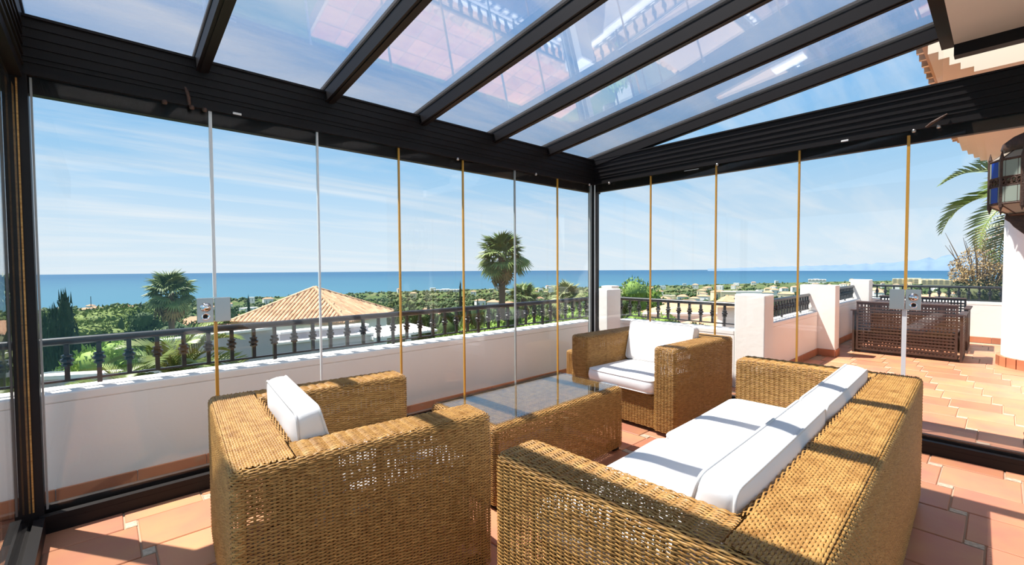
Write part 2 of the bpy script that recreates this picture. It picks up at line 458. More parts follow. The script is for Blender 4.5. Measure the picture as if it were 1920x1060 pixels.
# small fittings under the beams
def fitting(name, par, x, y, z, s, m):
    return bevel(MB().box(x - s[0] / 2, x + s[0] / 2, y - s[1] / 2, y + s[1] / 2, z - s[2] / 2, z + s[2] / 2).mesh(name, m), 0.002, 1)
for nm, par, x, y, z, s, m in (
    ('label_plate', tf, 0.62, YF - 0.037, 2.166, (0.045, 0.004, 0.013), 'sticker'),
    ('label_plate', tr, XR - 0.037, 0.80, 2.166, (0.004, 0.045, 0.013), 'sticker'),
    ('vent_slot', tr, XR - 0.028, 1.96, 2.175, (0.004, 0.14, 0.006), 'pale_strip'),
    ('vent_slot', tr, XR - 0.028, 1.96, 2.145, (0.004, 0.14, 0.005), 'pale_strip')):
    link(nm, fitting(nm, par, x, y, z, s, m), par)
for par, pts in ((tf, ((0.28, YF - 0.04), (0.40, YF - 0.04), (0.46, YF - 0.04), (2.2, YF - 0.04), (3.12, YF - 0.04), (3.95, YF - 0.04))), (tr, ((XR - 0.04, 0.30), (XR - 0.04, 0.42), (XR - 0.04, 1.72), (XR - 0.04, 2.86)))):
    for x, y in pts:
        MB().lathe([(0.002, -0.012), (0.011, -0.010), (0.013, 0.0), (0.009, 0.010), (0.002, 0.012)], 10, (x, y, ZB + 0.068)).build('roller_stud', 'steel' if x > 2 else 'iron_bronze', par, True)
MB().tube([(0.39, YF - 0.04, 2.16), (0.385, YF - 0.055, 2.20), (0.375, YF - 0.06, 2.235), (0.37, YF - 0.05, 2.25)], [0.008, 0.009, 0.008, 0.005], 8).build('latch_hook', 'iron_bronze', tf, True)
MB().tube([(XR - 0.04, 0.36, 2.16), (XR - 0.055, 0.33, 2.18), (XR - 0.06, 0.29, 2.20), (XR - 0.05, 0.26, 2.22)], [0.008, 0.010, 0.009, 0.005], 8).build('latch_hook', 'iron_bronze', tr, True)

# ---- frameless glass leaves
X0, D1, Y0, D2 = 0.4903, 0.5964, 2.3909, 0.6471
fx = [XL + 0.05] + [X0 + i * D1 for i in range(6)] + [XR - 0.03]
wn = 0
strips = ['none', 'split1', 'pale_strip', 'amber', 'amber', 'grey_strip', 'amber']  # joint colours, amber being a painted reflection in the glass edge
wins = []
for i in range(7):
    wn += 1
    w = struct('window_%d' % wn, MB().box(fx[i] + 0.004, fx[i + 1] - 0.004, YF - 0.005, YF + 0.005, 0.06, ZB + 0.075), 'pane_glass')
    wins.append(w)
    if i == 0:
        MB().box(fx[0] + 0.001, fx[0] + 0.009, YF - 0.009, YF + 0.009, 0.1, ZB + 0.07).build('edge_strip', 'grey_strip', w)
        continue
    s = strips[i]; x = fx[i]
    if s == 'split1':
        MB().box(x - 0.008, x + 0.008, YF - 0.009, YF + 0.009, 1.09, ZB + 0.075).build('edge_strip', 'pale_strip', w)
        MB().box(x - 0.008, x + 0.008, YF - 0.009, YF + 0.009, 0.10, 0.95).build('edge_strip', 'amber', w)
    else:
        MB().box(x - 0.006, x + 0.006, YF - 0.008, YF + 0.008, 0.10, ZB + 0.075).build('edge_strip', s, w)
fy = [YF - 0.03] + [Y0 - i * D2 for i in range(4)] + [Y0 - 4 * D2, Y0 - 5 * D2, -1.6]
for i in range(7):
    wn += 1
    w = struct('window_%d' % wn, MB().box(XR - 0.005, XR + 0.005, fy[i + 1] + 0.004, fy[i] - 0.004, 0.06, ZB + 0.075), 'pane_glass')
    wins.append(w)
    if i == 0: continue
    y = fy[i]
    if i == 4:
        MB().box(XR - 0.009, XR + 0.009, y - 0.008, y + 0.008, 1.085, ZB + 0.05).build('edge_strip', 'amber', w)
        MB().box(XR - 0.009, XR + 0.009, y - 0.010, y + 0.014, 0.10, 0.95).build('edge_strip', 'pale_strip', w)
    else:
        MB().box(XR - 0.008, XR + 0.008, y - 0.006, y + 0.006, 0.10, ZB + 0.075).build('edge_strip', 'amber', w)
ly = [YF - 0.035, 2.25, 1.4, 0.55, -0.3, -1.6]
for i in range(5):
    wn += 1
    wins.append(struct('window_%d' % wn, MB().box(XL - 0.005, XL + 0.005, ly[i + 1] + 0.004, ly[i] - 0.004, 0.06, ZB + 0.0), 'pane_glass'))
# patch locks (two steel plates, knob and keyhole)
def lock(w, org, ax, flip):
    """ax = unit vector along the glass (picture left to right); n = towards the room"""
    ax = Vector(ax); n = Vector((0, -1, 0)) if abs(ax.x) > 0.5 else Vector((-1, 0, 0))
    org = Vector(org)
    def P(a, b, z): return org + ax * a + n * b + Vector((0, 0, z))
    def plate(a0, a1):
        return [P(a0, 0.0, -0.07), P(a1, 0.0, -0.07), P(a1, 0.018, -0.07), P(a0, 0.018, -0.07), P(a0, 0.0, 0.07), P(a1, 0.0, 0.07), P(a1, 0.018, 0.07), P(a0, 0.018, 0.07)]
    me = MB().hexa(plate(-0.082, -0.003)).mesh('lock_plate', 'steel'); b = bevel(me, 0.002)
    o1 = link('lock_plate', me, w)
    me = MB().hexa(plate(0.003, 0.082)).mesh('lock_plate', 'steel'); bevel(me, 0.002)
    o2 = link('lock_plate', me, w)
    kp = o2 if flip else o1
    a = 0.045 if flip else -0.042
    def disc(name, rr, zc, m):
        k = MB(); prof = [(r, d) for r, d in rr]; N = 20
        vs = []; 
        for r, d in prof:
            for q in range(N):
                vs.append(P(a + r * math.cos(2 * PI * q / N), d, zc + r * math.sin(2 * PI * q / N)))
        fs = [(i * N + q, i * N + (q + 1) % N, (i + 1) * N + (q + 1) % N, (i + 1) * N + q) for i in range(len(prof) - 1) for q in range(N)]
        fs.append(tuple((len(prof) - 1) * N + q for q in range(N)))
        k.add(vs, fs); k.build(name, m, kp, True)
    disc('turn_knob', [(0.027, 0.018), (0.027, 0.026), (0.022, 0.030), (0.021, 0.040), (0.018, 0.044)], 0.018, 'chrome')
    disc('key_ring', [(0.022, 0.018), (0.022, 0.024), (0.016, 0.026), (0.014, 0.021)], -0.036, 'chrome')
    disc('key_slot', [(0.010, 0.0215), (0.009, 0.0225)], -0.036, 'foot')
lock(wins[1], (X0 - 0.008, YF - 0.004, 1.018), (1, 0, 0), False)
lock(wins[11], (XR - 0.004, fy[4], 1.018), (0, -1, 0), True)

# ---- sloping glass roof
RS = 0.13
def zr(y): return 2.455 + RS * (3.05 - y)
YR = 0.29
rx = [XL + 0.0, 0.456, 1.17, 1.885, 2.63, 3.335, XR + 0.005]
roof = tag(empty('roof'), kind=ST)
for i in range(6):
    m = MB().hexa([(rx[i] + 0.01, YR, zr(YR)), (rx[i + 1] - 0.01, YR, zr(YR)), (rx[i + 1] - 0.01, YF + 0.1, zr(YF + 0.1)), (rx[i] + 0.01, YF + 0.1, zr(YF + 0.1)),
                   (rx[i] + 0.01, YR, zr(YR) + 0.012), (rx[i + 1] - 0.01, YR, zr(YR) + 0.012), (rx[i + 1] - 0.01, YF + 0.1, zr(YF + 0.1) + 0.012), (rx[i] + 0.01, YF + 0.1, zr(YF + 0.1) + 0.012)])
    m.build('roof_pane', 'roof_glass', roof)
def rafter(x, w, d, par):
    mb = MB().hexa([(x - w, YR, zr(YR) - d), (x + w, YR, zr(YR) - d), (x + w, YF + 0.06, zr(YF + 0.06) - d), (x - w, YF + 0.06, zr(YF + 0.06) - d),
                    (x - w, YR, zr(YR) - 0.004), (x + w, YR, zr(YR) - 0.004), (x + w, YF + 0.06, zr(YF + 0.06) - 0.004), (x - w, YF + 0.06, zr(YF + 0.06) - 0.004)])
    o = mb.build('rafter', 'black_metal', par)
    w2 = w * 0.45; e = 0.006
    MB().hexa([(x - w2, YR, zr(YR) - d - e), (x + w2, YR, zr(YR) - d - e), (x + w2, YF + 0.05, zr(YF + 0.05) - d - e), (x - w2, YF + 0.05, zr(YF + 0.05) - d - e),
               (x - w2, YR, zr(YR) - d + 0.001), (x + w2, YR, zr(YR) - d + 0.001), (x + w2, YF + 0.05, zr(YF + 0.05) - d + 0.001), (x - w2, YF + 0.05, zr(YF + 0.05) - d + 0.001)]).build('rafter_rib', 'black_metal', o)
    MB().hexa([(x - w - 0.006, YR, zr(YR) + 0.012), (x + w + 0.006, YR, zr(YR) + 0.012), (x + w + 0.006, YF + 0.1, zr(YF + 0.1) + 0.012), (x - w - 0.006, YF + 0.1, zr(YF + 0.1) + 0.012),
               (x - w - 0.006, YR, zr(YR) + 0.03), (x + w + 0.006, YR, zr(YR) + 0.03), (x + w + 0.006, YF + 0.1, zr(YF + 0.1) + 0.03), (x - w - 0.006, YF + 0.1, zr(YF + 0.1) + 0.03)]).build('glazing_cap', 'black_metal', o)
for k, x in enumerate(rx):
    rafter(x, 0.030 if 0 < k < 6 else 0.035, 0.085, roof)
# gable panes closing the triangle under the end rafters
wn += 1
struct('window_%d' % wn, MB().add([(XR, YR, ZT), (XR, YF, ZT), (XR, YR, zr(YR) - 0.09), (XR + 0.008, YR, ZT), (XR + 0.008, YF, ZT), (XR + 0.008, YR, zr(YR) - 0.09)],
       [(0, 1, 2), (5, 4, 3), (0, 3, 4, 1), (1, 4, 5, 2), (2, 5, 3, 0)]), 'pane_glass')
wn += 1
struct('window_%d' % wn, MB().add([(XL, YR, ZT), (XL, YF, ZT), (XL, YR, zr(YR) - 0.09), (XL + 0.008, YR, ZT), (XL + 0.008, YF, ZT), (XL + 0.008, YR, zr(YR) - 0.09)],
       [(0, 1, 2), (5, 4, 3), (0, 3, 4, 1), (1, 4, 5, 2), (2, 5, 3, 0)]), 'pane_glass')
# house side: ridge beam, side bar, cream porch ceiling, back wall
struct('trim_9', MB().box(XL - 0.1, XR + 0.05, YR - 0.05, YR + 0.012, 2.666, zr(YR) + 0.04), 'black_metal')
struct('trim_10', MB().box(XR - 0.03, XR + 0.05, -1.6, YR - 0.051, 2.585, 2.665), 'black_metal')
ceil = struct('ceiling', MB().box(XL - 0.3, XR - 0.031, -1.2, YR - 0.052, 2.655, 2.74), 'cream')
struct('wall_side', MB().box(3.62, 4.0, -0.90, -0.34, 0, 2.6), 'stucco')

# ---- terrace parapets, pillars
def pw(name, x0, x1, y0, y1, z1, lip=0.0015, ch=0.05):
    o = struct(name, MB().box(x0, x1, y0, y1, -0.5, z1 - ch), 'stucco')
    link('coping', bevel(MB().box(x0 - lip, x1 + lip, y0 - lip, y1 + lip, z1 - ch, z1).mesh('coping', 'stucco'), 0.008, 2), o)
    return o
wf = pw('wall_front', -4.0, 4.46, 3.36, 3.58, 0.60)
w3 = pw('wall_right', 4.83, 5.05, 1.87, 3.30, 0.59)
w2 = pw('wall_terrace', 5.10, 7.42, 1.75, 1.97, 0.61)
w2b = pw('wall_terrace.001', 7.66, 10.22, 1.75, 1.97, 0.65)
w4 = pw('wall_far', 10.45, 10.67, -1.5, 1.70, 0.655)
def pillar(name, x0, x1, y0, y1, z1):
    return tag(link(name, bevel(MB().box(x0, x1, y0, y1, -0.3, z1).mesh(name, 'stucco'), 0.010, 3)), kind=ST)
pillar('pillar', 4.47, 4.75, 3.19, 3.47, 0.985)
pillar('pillar.001', 4.83, 5.09, 1.58, 1.869, 0.965)
pillar('pillar.002', 7.43, 7.65, 1.54, 1.97, 0.985)
pillar('pillar.003', 10.23, 10.52, 1.62, 1.90, 1.0)
struct('wall_upper_bounce', MB().box(-6.0, 4.6, -1.6, -1.21, 2.6, 6.6), 'stucco')  # unseen facade, added so its sunlit face brightens the front parapet
wfo = struct('wall_house', MB().box(4.9, 12.5, -2.3, -1.9, 0, 2.6), 'stucco')

# ---- skirting tiles
def skirt(name, pts, h=0.095, th=0.012, n=0.33):
    """row of clay skirting tiles along a line; inward side given by the left normal"""
    par = tag(empty(name), kind=ST)
    (x0, y0), (x1, y1) = pts
    L = math.hypot(x1 - x0, y1 - y0); k = max(1, round(L / n)); d = L / k; a = math.atan2(y1 - y0, x1 - x0)
    me = bevel(MB().box(0.002, d - 0.002, 0, th, 0.0, h).mesh('tile', 'terracotta_skirt'), 0.003, 1)
    for i in range(k):
        link('tile', me, par, (x0 + math.cos(a) * d * i, y0 + math.sin(a) * d * i, 0.001), (0, 0, a))
skirt('baseboard_front', ((4.46, 3.36), (-2.2, 3.36)))
skirt('baseboard_right', ((4.83, 3.28), (4.83, 1.88))[::-1])
skirt('baseboard_terrace', ((7.42, 1.75), (5.10, 1.75)))
skirt('baseboard_terrace.001', ((10.40, 1.75), (7.66, 1.75)))
skirt('baseboard_far', ((10.45, -1.5), (10.45, 1.70)))
skirt('baseboard_pillar', ((7.43, 1.54), (7.43, 1.75)), n=0.2)
skirt('baseboard_pillar.001', ((7.65, 1.54), (7.43, 1.54)), n=0.2)
skirt('baseboard_pillar.002', ((5.09, 1.58), (4.83, 1.58)), n=0.2)
# round white column under the house eaves, with its ring of skirting tiles
CX, CY, CRD = 8.42, -0.47, 0.47
colm = struct('pillar.004', MB().lathe([(CRD, 0), (CRD, 2.75)], 48, (CX, CY, 0)), 'plaster', smooth=False)
colm.data.polygons.foreach_set('use_smooth', [len(p.vertices) == 4 for p in colm.data.polygons])
ringt = MB()
N = 26
for k in range(N):
    a0, a1 = 2 * PI * k / N + 0.012, 2 * PI * (k + 1) / N - 0.012
    q = []
    for z in (0.001, 0.12):
        for r, a in ((CRD + 0.002, a0), (CRD + 0.045, a0), (CRD + 0.045, a1), (CRD + 0.002, a1)):
            q.append((CX + r * math.cos(a), CY + r * math.sin(a), z))
    MB().hexa(q).build('tile', 'terracotta_skirt', colm)

# ---- eaves of the house beyond: stepped cornice and barrel tiles
eav = tag(empty('eaves'), kind=ST)
steps = [(0.42, 2.86), (0.36, 2.80), (0.30, 2.74), (0.24, 2.69), (0.17, 2.65)]
for i, (y, z) in enumerate(steps):
    y1 = steps[i + 1][0] if i + 1 < len(steps) else -2.3
    MB().box(4.7, 9.0 - 0.0 * i, y1, y, z, 2.98).build('cornice_step', 'cream', eav)
tl_me = None
mbx = MB(); n = 7
vs = []; 
for yy, rr in ((0.62, 0.085), (-0.1, 0.075)):
    for ri in (rr, rr - 0.016):
        for k in range(n + 1):
            a = PI * k / n
            vs.append((ri * math.cos(a), yy, ri * math.sin(a)))
q = n + 1
fs = []
for k in range(n):
    fs += [(k, k + 1, 2 * q + k + 1, 2 * q + k), (q + k + 1, q + k, 3 * q + k, 3 * q + k + 1), (k + 1, k, q + k, q + k + 1)]
fs += [(0, 2 * q, 3 * q, q), (n, q + n, 3 * q + n, 2 * q + n)]
tl_me = MB().add(vs, fs).mesh('tile', 'roof_tile')
for k in range(24):
    link('tile', tl_me, eav, (4.78 + 0.178 * k, -0.10, 3.0), (0.0, 0, 0))
MB().box(4.7, 9.0, -2.3, 0.47, 2.981, 3.0).build('tile_bed', 'roof_tile', eav)

# ---- wrought-iron railings: thing > handrail, bottom bar, balusters (> collar)
bal_me = MB().box(-0.011, 0.011, -0.011, 0.011, 0, 1).mesh('baluster', 'black_rail')
def collar_mesh():
    return MB().lathe([(0.012, -0.034), (0.024, -0.030), (0.024, -0.020), (0.016, -0.016), (0.030, -0.006), (0.030, 0.006), (0.016, 0.016), (0.024, 0.020), (0.024, 0.030), (0.012, 0.034)], 8).mesh('collar', 'black_rail')
col_me = collar_mesh()
def railing(p0, p1, ztop, zbar, sp, ends, label, first=0.06):
    p0 = Vector(p0); p1 = Vector(p1); L = (p1 - p0).length; d = (p1 - p0).normalized()
    root = empty('iron_railing', (p0.x, p0.y, zbar), label=label, cat='railing')
    def lp(s, z): return (d.x * s, d.y * s, z - zbar)
    MB().tube([lp(-ends, ztop - 0.022), lp(L + ends, ztop - 0.022)], 0.022, 12).build('handrail', 'black_rail', root, True)
    nx, ny = -d.y * 0.010, d.x * 0.010
    MB().hexa([(lp(-ends, zbar)[0] - nx, lp(-ends, 0)[1] - ny, -0.006), (lp(L + ends, 0)[0] - nx, lp(L + ends, 0)[1] - ny, -0.006), (lp(L + ends, 0)[0] + nx, lp(L + ends, 0)[1] + ny, -0.006), (lp(-ends, 0)[0] + nx, lp(-ends, 0)[1] + ny, -0.006),
               (lp(-ends, zbar)[0] - nx, lp(-ends, 0)[1] - ny, 0.006), (lp(L + ends, 0)[0] - nx, lp(L + ends, 0)[1] - ny, 0.006), (lp(L + ends, 0)[0] + nx, lp(L + ends, 0)[1] + ny, 0.006), (lp(-ends, 0)[0] + nx, lp(-ends, 0)[1] + ny, 0.006)]).build('bottom_bar', 'black_rail', root)
    s = first; k = 0
    while s < L:
        foot = 0.03 if k % 7 == 3 else 0.0
        b = link('baluster', bal_me, root, (d.x * s, d.y * s, -foot)); b.scale = (1, 1, ztop - 0.03 - zbar + foot)
        c = link('collar', col_me, b, (0, 0, 0)); h = ztop - 0.03 - zbar + foot
        c.scale = (1, 1, 1 / h); c.location = (0, 0, ((ztop - zbar) * 0.46 + foot) / h)
        s += sp; k += 1
    return root
railing((-1.4, 3.47, 0), (4.46, 3.47, 0), 0.885, 0.645, 0.1305, 0.03, 'long black iron railing with collared balusters on the white front parapet', first=0.08)
railing((4.95, 3.42, 0), (4.95, 1.88, 0), 0.872, 0.638, 0.1305, 0.02, 'short black railing between the corner pillar and the crazed grey-white pillar', first=0.10)
railing((5.10, 1.86, 0), (7.42, 1.86, 0), 0.865, 0.645, 0.11, 0.02, 'black railing over the pink-lit terrace wall, seen end-on between two pillars', first=0.08)
railing((7.66, 1.86, 0), (10.22, 1.86, 0), 0.90, 0.675, 0.11, 0.02, 'farther black railing over the terrace wall behind the lattice settee', first=0.08)
railing((10.56, 1.62, 0), (10.56, -1.0, 0), 0.91, 0.68, 0.119, 0.02, 'black railing across the far end of the terrace, beside the dry bush', first=0.06)

# ================================================================ RATTAN FURNITURE
def path_points(corners, r, closed=False, step=0.004):
    """polyline with rounded corners -> dense points, left normals, arc length"""
    cs = [np.array(c, float) for c in corners]; out = []
    n = len(cs)
    for i, c in enumerate(cs):
        if not closed and i in (0, n - 1): out.append(c); continue
        a = cs[i - 1] - c; b = cs[(i + 1) % n] - c; a /= np.linalg.norm(a); b /= np.linalg.norm(b)
        cosang = float(a @ b)
        if abs(cosang) > 0.999: out.append(c); continue
        cen = c + (a + b) * r; p0 = c + a * r; p1 = c + b * r
        t0 = math.atan2(*(p0 - cen)[::-1]); t1 = math.atan2(*(p1 - cen)[::-1])
        dt = (t1 - t0 + PI) % (2 * PI) - PI
        for k in range(9): out.append(cen + r * np.array([math.cos(t0 + dt * k / 8), math.sin(t0 + dt * k / 8)]))
    if closed: out.append(out[0])
    P = np.array(out); d = np.linalg.norm(np.diff(P, axis=0), axis=1); keep = np.concatenate([[True], d > 1e-6]); P = P[keep]
    s = np.concatenate([[0], np.cumsum(np.linalg.norm(np.diff(P, axis=0), axis=1))])
    return P, s
class Sheet:
    """collects woven strands: wavy half-round canes crossing flat stakes"""
    def __init__(s): s.V = []; s.Q = []; s.n = 0
    def put(s, v, q): s.V.append(v.reshape(-1, 3)); s.Q.append(q.reshape(-1, 4) + s.n); s.n += v.reshape(-1, 3).shape[0]
    def weave(s, base, Lu, Lv, rp=0.0056, sp=0.027, seg=3, amp=0.0034, ridge=0.0024, w=0.82, seed=0):
        nr = max(2, int(round(Lv / rp))); rp = Lv / nr
        nh = max(2, int(round(Lu / sp))); spx = Lu / nh; nu = nh * seg
        rs = np.random.RandomState(seed)
        u = np.linspace(0, Lu, nu + 1)[None, :, None]
        jit = rs.uniform(-0.12, 0.12, (nr, 1, 1)) * rp
        vc = ((np.arange(nr) + 0.5) * rp)[:, None, None] + jit + rs.uniform(-0.10, 0.10, (nr, nu + 1, 1)) * rp
        off = np.array([-0.5, 0.0, 0.5])[None, None, :] * rp * w
        v = np.clip(vc + off, 0, Lv); uu = np.broadcast_to(u, v.shape)
        a = amp * rs.uniform(0.8, 1.2, (nr, 1, 1))
        wave = a * np.cos(PI * u / spx + PI * np.arange(nr)[:, None, None])
        nn = wave + np.array([0.0, ridge, 0.0])[None, None, :]
        pos, nor = base(uu, v)
        pts = pos + nor * nn[..., None]
        i = np.arange(nr)[:, None, None]; j = np.arange(nu)[None, :, None]; k = np.arange(2)[None, None, :]
        id0 = (i * (nu + 1) + j) * 3 + k
        s.put(pts, np.stack([id0, id0 + 3, id0 + 4, id0 + 1], -1))
        # stakes
        m = 10; vv = np.linspace(0, Lv, m + 1)[None, :, None]
        us = (np.arange(nh + 1) * spx)[:, None, None] + np.array([-0.004, 0.004])[None, None, :]
        us = np.clip(us, 0, Lu)
        vb = np.broadcast_to(vv, (nh + 1, m + 1, 2)); ub = np.broadcast_to(us, (nh + 1, m + 1, 2))
        pos, nor = base(ub, vb); pts = pos - nor * 0.0004
        i = np.arange(nh + 1)[:, None]; j = np.arange(m)[None, :]
        id0 = (i * (m + 1) + j) * 2
        s.put(pts, np.stack([id0, id0 + 1, id0 + 3, id0 + 2], -1))
    def wrap(s, corners, r, z0, z1, lip=0.02, closed=False, **k):
        P, S = path_points(corners, r, closed)
        T = np.gradient(P, axis=0); T /= np.linalg.norm(T, axis=1)[:, None]; Nn = np.stack([-T[:, 1], T[:, 0]], 1)
        Lz = z1 - lip - z0; arc = lip * PI / 2 if lip else 0
        def base(u, v):
            x = np.interp(u, S, P[:, 0]); y = np.interp(u, S, P[:, 1]); nx = np.interp(u, S, Nn[:, 0]); ny = np.interp(u, S, Nn[:, 1])
            l = np.sqrt(nx * nx + ny * ny); nx, ny = nx / l, ny / l
            th = np.clip((v - Lz) / lip, 0, PI / 2) if lip else 0 * v
            inn = (1 - np.cos(th)) * lip; z = z0 + np.minimum(v, Lz) + np.sin(th) * lip
            pos = np.stack([x - nx * inn, y - ny * inn, z], -1)
            nor = np.stack([nx * np.cos(th), ny * np.cos(th), np.sin(th)], -1)
            return pos, nor
        s.weave(base, S[-1], Lz + arc, **k)
    def top(s, x0, x1, y0, y1, z, along='x', **k):
        if along == 'x':
            def base(u, v):
                return np.stack([x0 + u, y0 + v, np.full(u.shape, z)], -1), np.broadcast_to(np.array([0, 0, 1.0]), u.shape + (3,))
            s.weave(base, x1 - x0, y1 - y0, **k)
        else:
            def base(u, v):
                return np.stack([x0 + v, y0 + u, np.full(u.shape, z)], -1), np.broadcast_to(np.array([0, 0, 1.0]), u.shape + (3,))
            s.weave(base, y1 - y0, x1 - x0, **k)
    def mesh(s, name, m='rattan'):
        return np_mesh(name, np.concatenate(s.V), np.concatenate(s.Q), m)

def poles(pts_pairs, r=0.011):
    mb = MB()
    for a, b in pts_pairs: mb.tube([a, b], r, 6)
    return mb

def rattan_seat(root, Wd, D, H=0.655, A=0.185, B=0.20, SH=0.275, seed=0):
    """woven armchair/sofa body; front faces local +Y"""
    r = 0.03; lip = 0.024; z0 = 0.032
    yi = -D / 2 + B
    for sgn in (1, -1):
        fr = poles([((sgn * (Wd / 2 - 0.03), D / 2 - 0.03, 0.03), (sgn * (Wd / 2 - 0.03), D / 2 - 0.03, H - 0.02)), ((sgn * (Wd / 2 - A + 0.03), D / 2 - 0.03, 0.03), (sgn * (Wd / 2 - A + 0.03), D / 2 - 0.03, H - 0.02)),
                    ((sgn * (Wd / 2 - 0.03), D / 2 - 0.03, H - 0.02), (sgn * (Wd / 2 - 0.03), -D / 2 + 0.03, H - 0.02)), ((sgn * (Wd / 2 - A + 0.03), D / 2 - 0.03, H - 0.02), (sgn * (Wd / 2 - A + 0.03), yi, H - 0.02)),
                    ((sgn * (Wd / 2 - 0.03), 0, 0.03), (sgn * (Wd / 2 - 0.03), 0, H - 0.02))]).build('arm', 'rattan_frame', root)
        s = Sheet()
        c = [(Wd / 2 - A, yi), (Wd / 2 - A, D / 2), (Wd / 2, D / 2), (Wd / 2, -D / 2 + r + 0.002)]
        if sgn < 0: c = [(-x, y) for x, y in c][::-1]
        s.wrap(c, r, z0, H, lip, seed=seed + 1)
        xa, xb = (Wd / 2 - A + lip, Wd / 2 - lip) if sgn > 0 else (-Wd / 2 + lip, -Wd / 2 + A - lip)
        s.top(xa, xb, yi - lip * 0.7, D / 2 - lip, H, 'y', sp=0.042, amp=0.0052, seed=seed + 2)
        tag(link('weave', s.mesh('weave'), fr), kind='stuff')
    fr = poles([((-Wd / 2 + 0.03, -D / 2 + 0.03, 0.03), (-Wd / 2 + 0.03, -D / 2 + 0.03, H - 0.02)), ((Wd / 2 - 0.03, -D / 2 + 0.03, 0.03), (Wd / 2 - 0.03, -D / 2 + 0.03, H - 0.02)),
                ((-Wd / 2 + 0.03, -D / 2 + 0.03, H - 0.02), (Wd / 2 - 0.03, -D / 2 + 0.03, H - 0.02)), ((-Wd / 2 + A, yi - 0.03, H - 0.02), (Wd / 2 - A, yi - 0.03, H - 0.02)),
                ((0, -D / 2 + 0.03, 0.03), (0, -D / 2 + 0.03, H - 0.02))]).build('backrest', 'rattan_frame', root)
    s = Sheet()
    s.wrap([(Wd / 2, -D / 2 + r + 0.002), (Wd / 2, -D / 2), (-Wd / 2, -D / 2), (-Wd / 2, -D / 2 + r + 0.002)], r, z0, H + 0.004, lip, rp=0.0075, sp=0.0115, seg=2, amp=0.0026, seed=seed + 3)
    s.wrap([(-Wd / 2 + A + 0.001, yi), (Wd / 2 - A - 0.001, yi)], r, SH, H + 0.004, lip, seed=seed + 4)
    s.top(-Wd / 2 + lip, Wd / 2 - lip, -D / 2 + lip, yi - lip, H + 0.004, 'x', rp=0.0078, sp=0.0105, seg=2, amp=0.0026, seed=seed + 5)
    tag(link('weave', s.mesh('weave'), fr), kind='stuff')
    fr = poles([((-Wd / 2 + A, D / 2 - 0.06, SH - 0.02), (Wd / 2 - A, D / 2 - 0.06, SH - 0.02)), ((-Wd / 2 + A, yi, SH - 0.02), (Wd / 2 - A, yi, SH - 0.02))] +
               [((x, D / 2 - 0.06, SH - 0.02), (x, yi, SH - 0.02)) for x in np.linspace(-Wd / 2 + A + 0.08, Wd / 2 - A - 0.08, max(3, int(Wd / 0.22)))]).build('seat_base', 'rattan_frame', root)
    s = Sheet()
    s.wrap([(Wd / 2 - A - 0.001, D / 2 - 0.025), (-Wd / 2 + A + 0.001, D / 2 - 0.025)][::-1], r, z0, SH, lip, seed=seed + 6)
    s.top(-Wd / 2 + A, Wd / 2 - A, yi, D / 2 - 0.05, SH - 0.002, 'x', rp=0.010, sp=0.06, seed=seed + 7)
    tag(link('weave', s.mesh('weave'), fr), kind='stuff')
    fm = bevel(MB().box(-0.03, 0.03, -0.03, 0.03, 0, 0.045).mesh('foot', 'foot'), 0.004, 1)
    for x in (-1, 1):
        for y in (-1, 1):
            link('foot', fm, root, (x * (Wd / 2 - 0.05), y * (D / 2 - 0.05), 0))

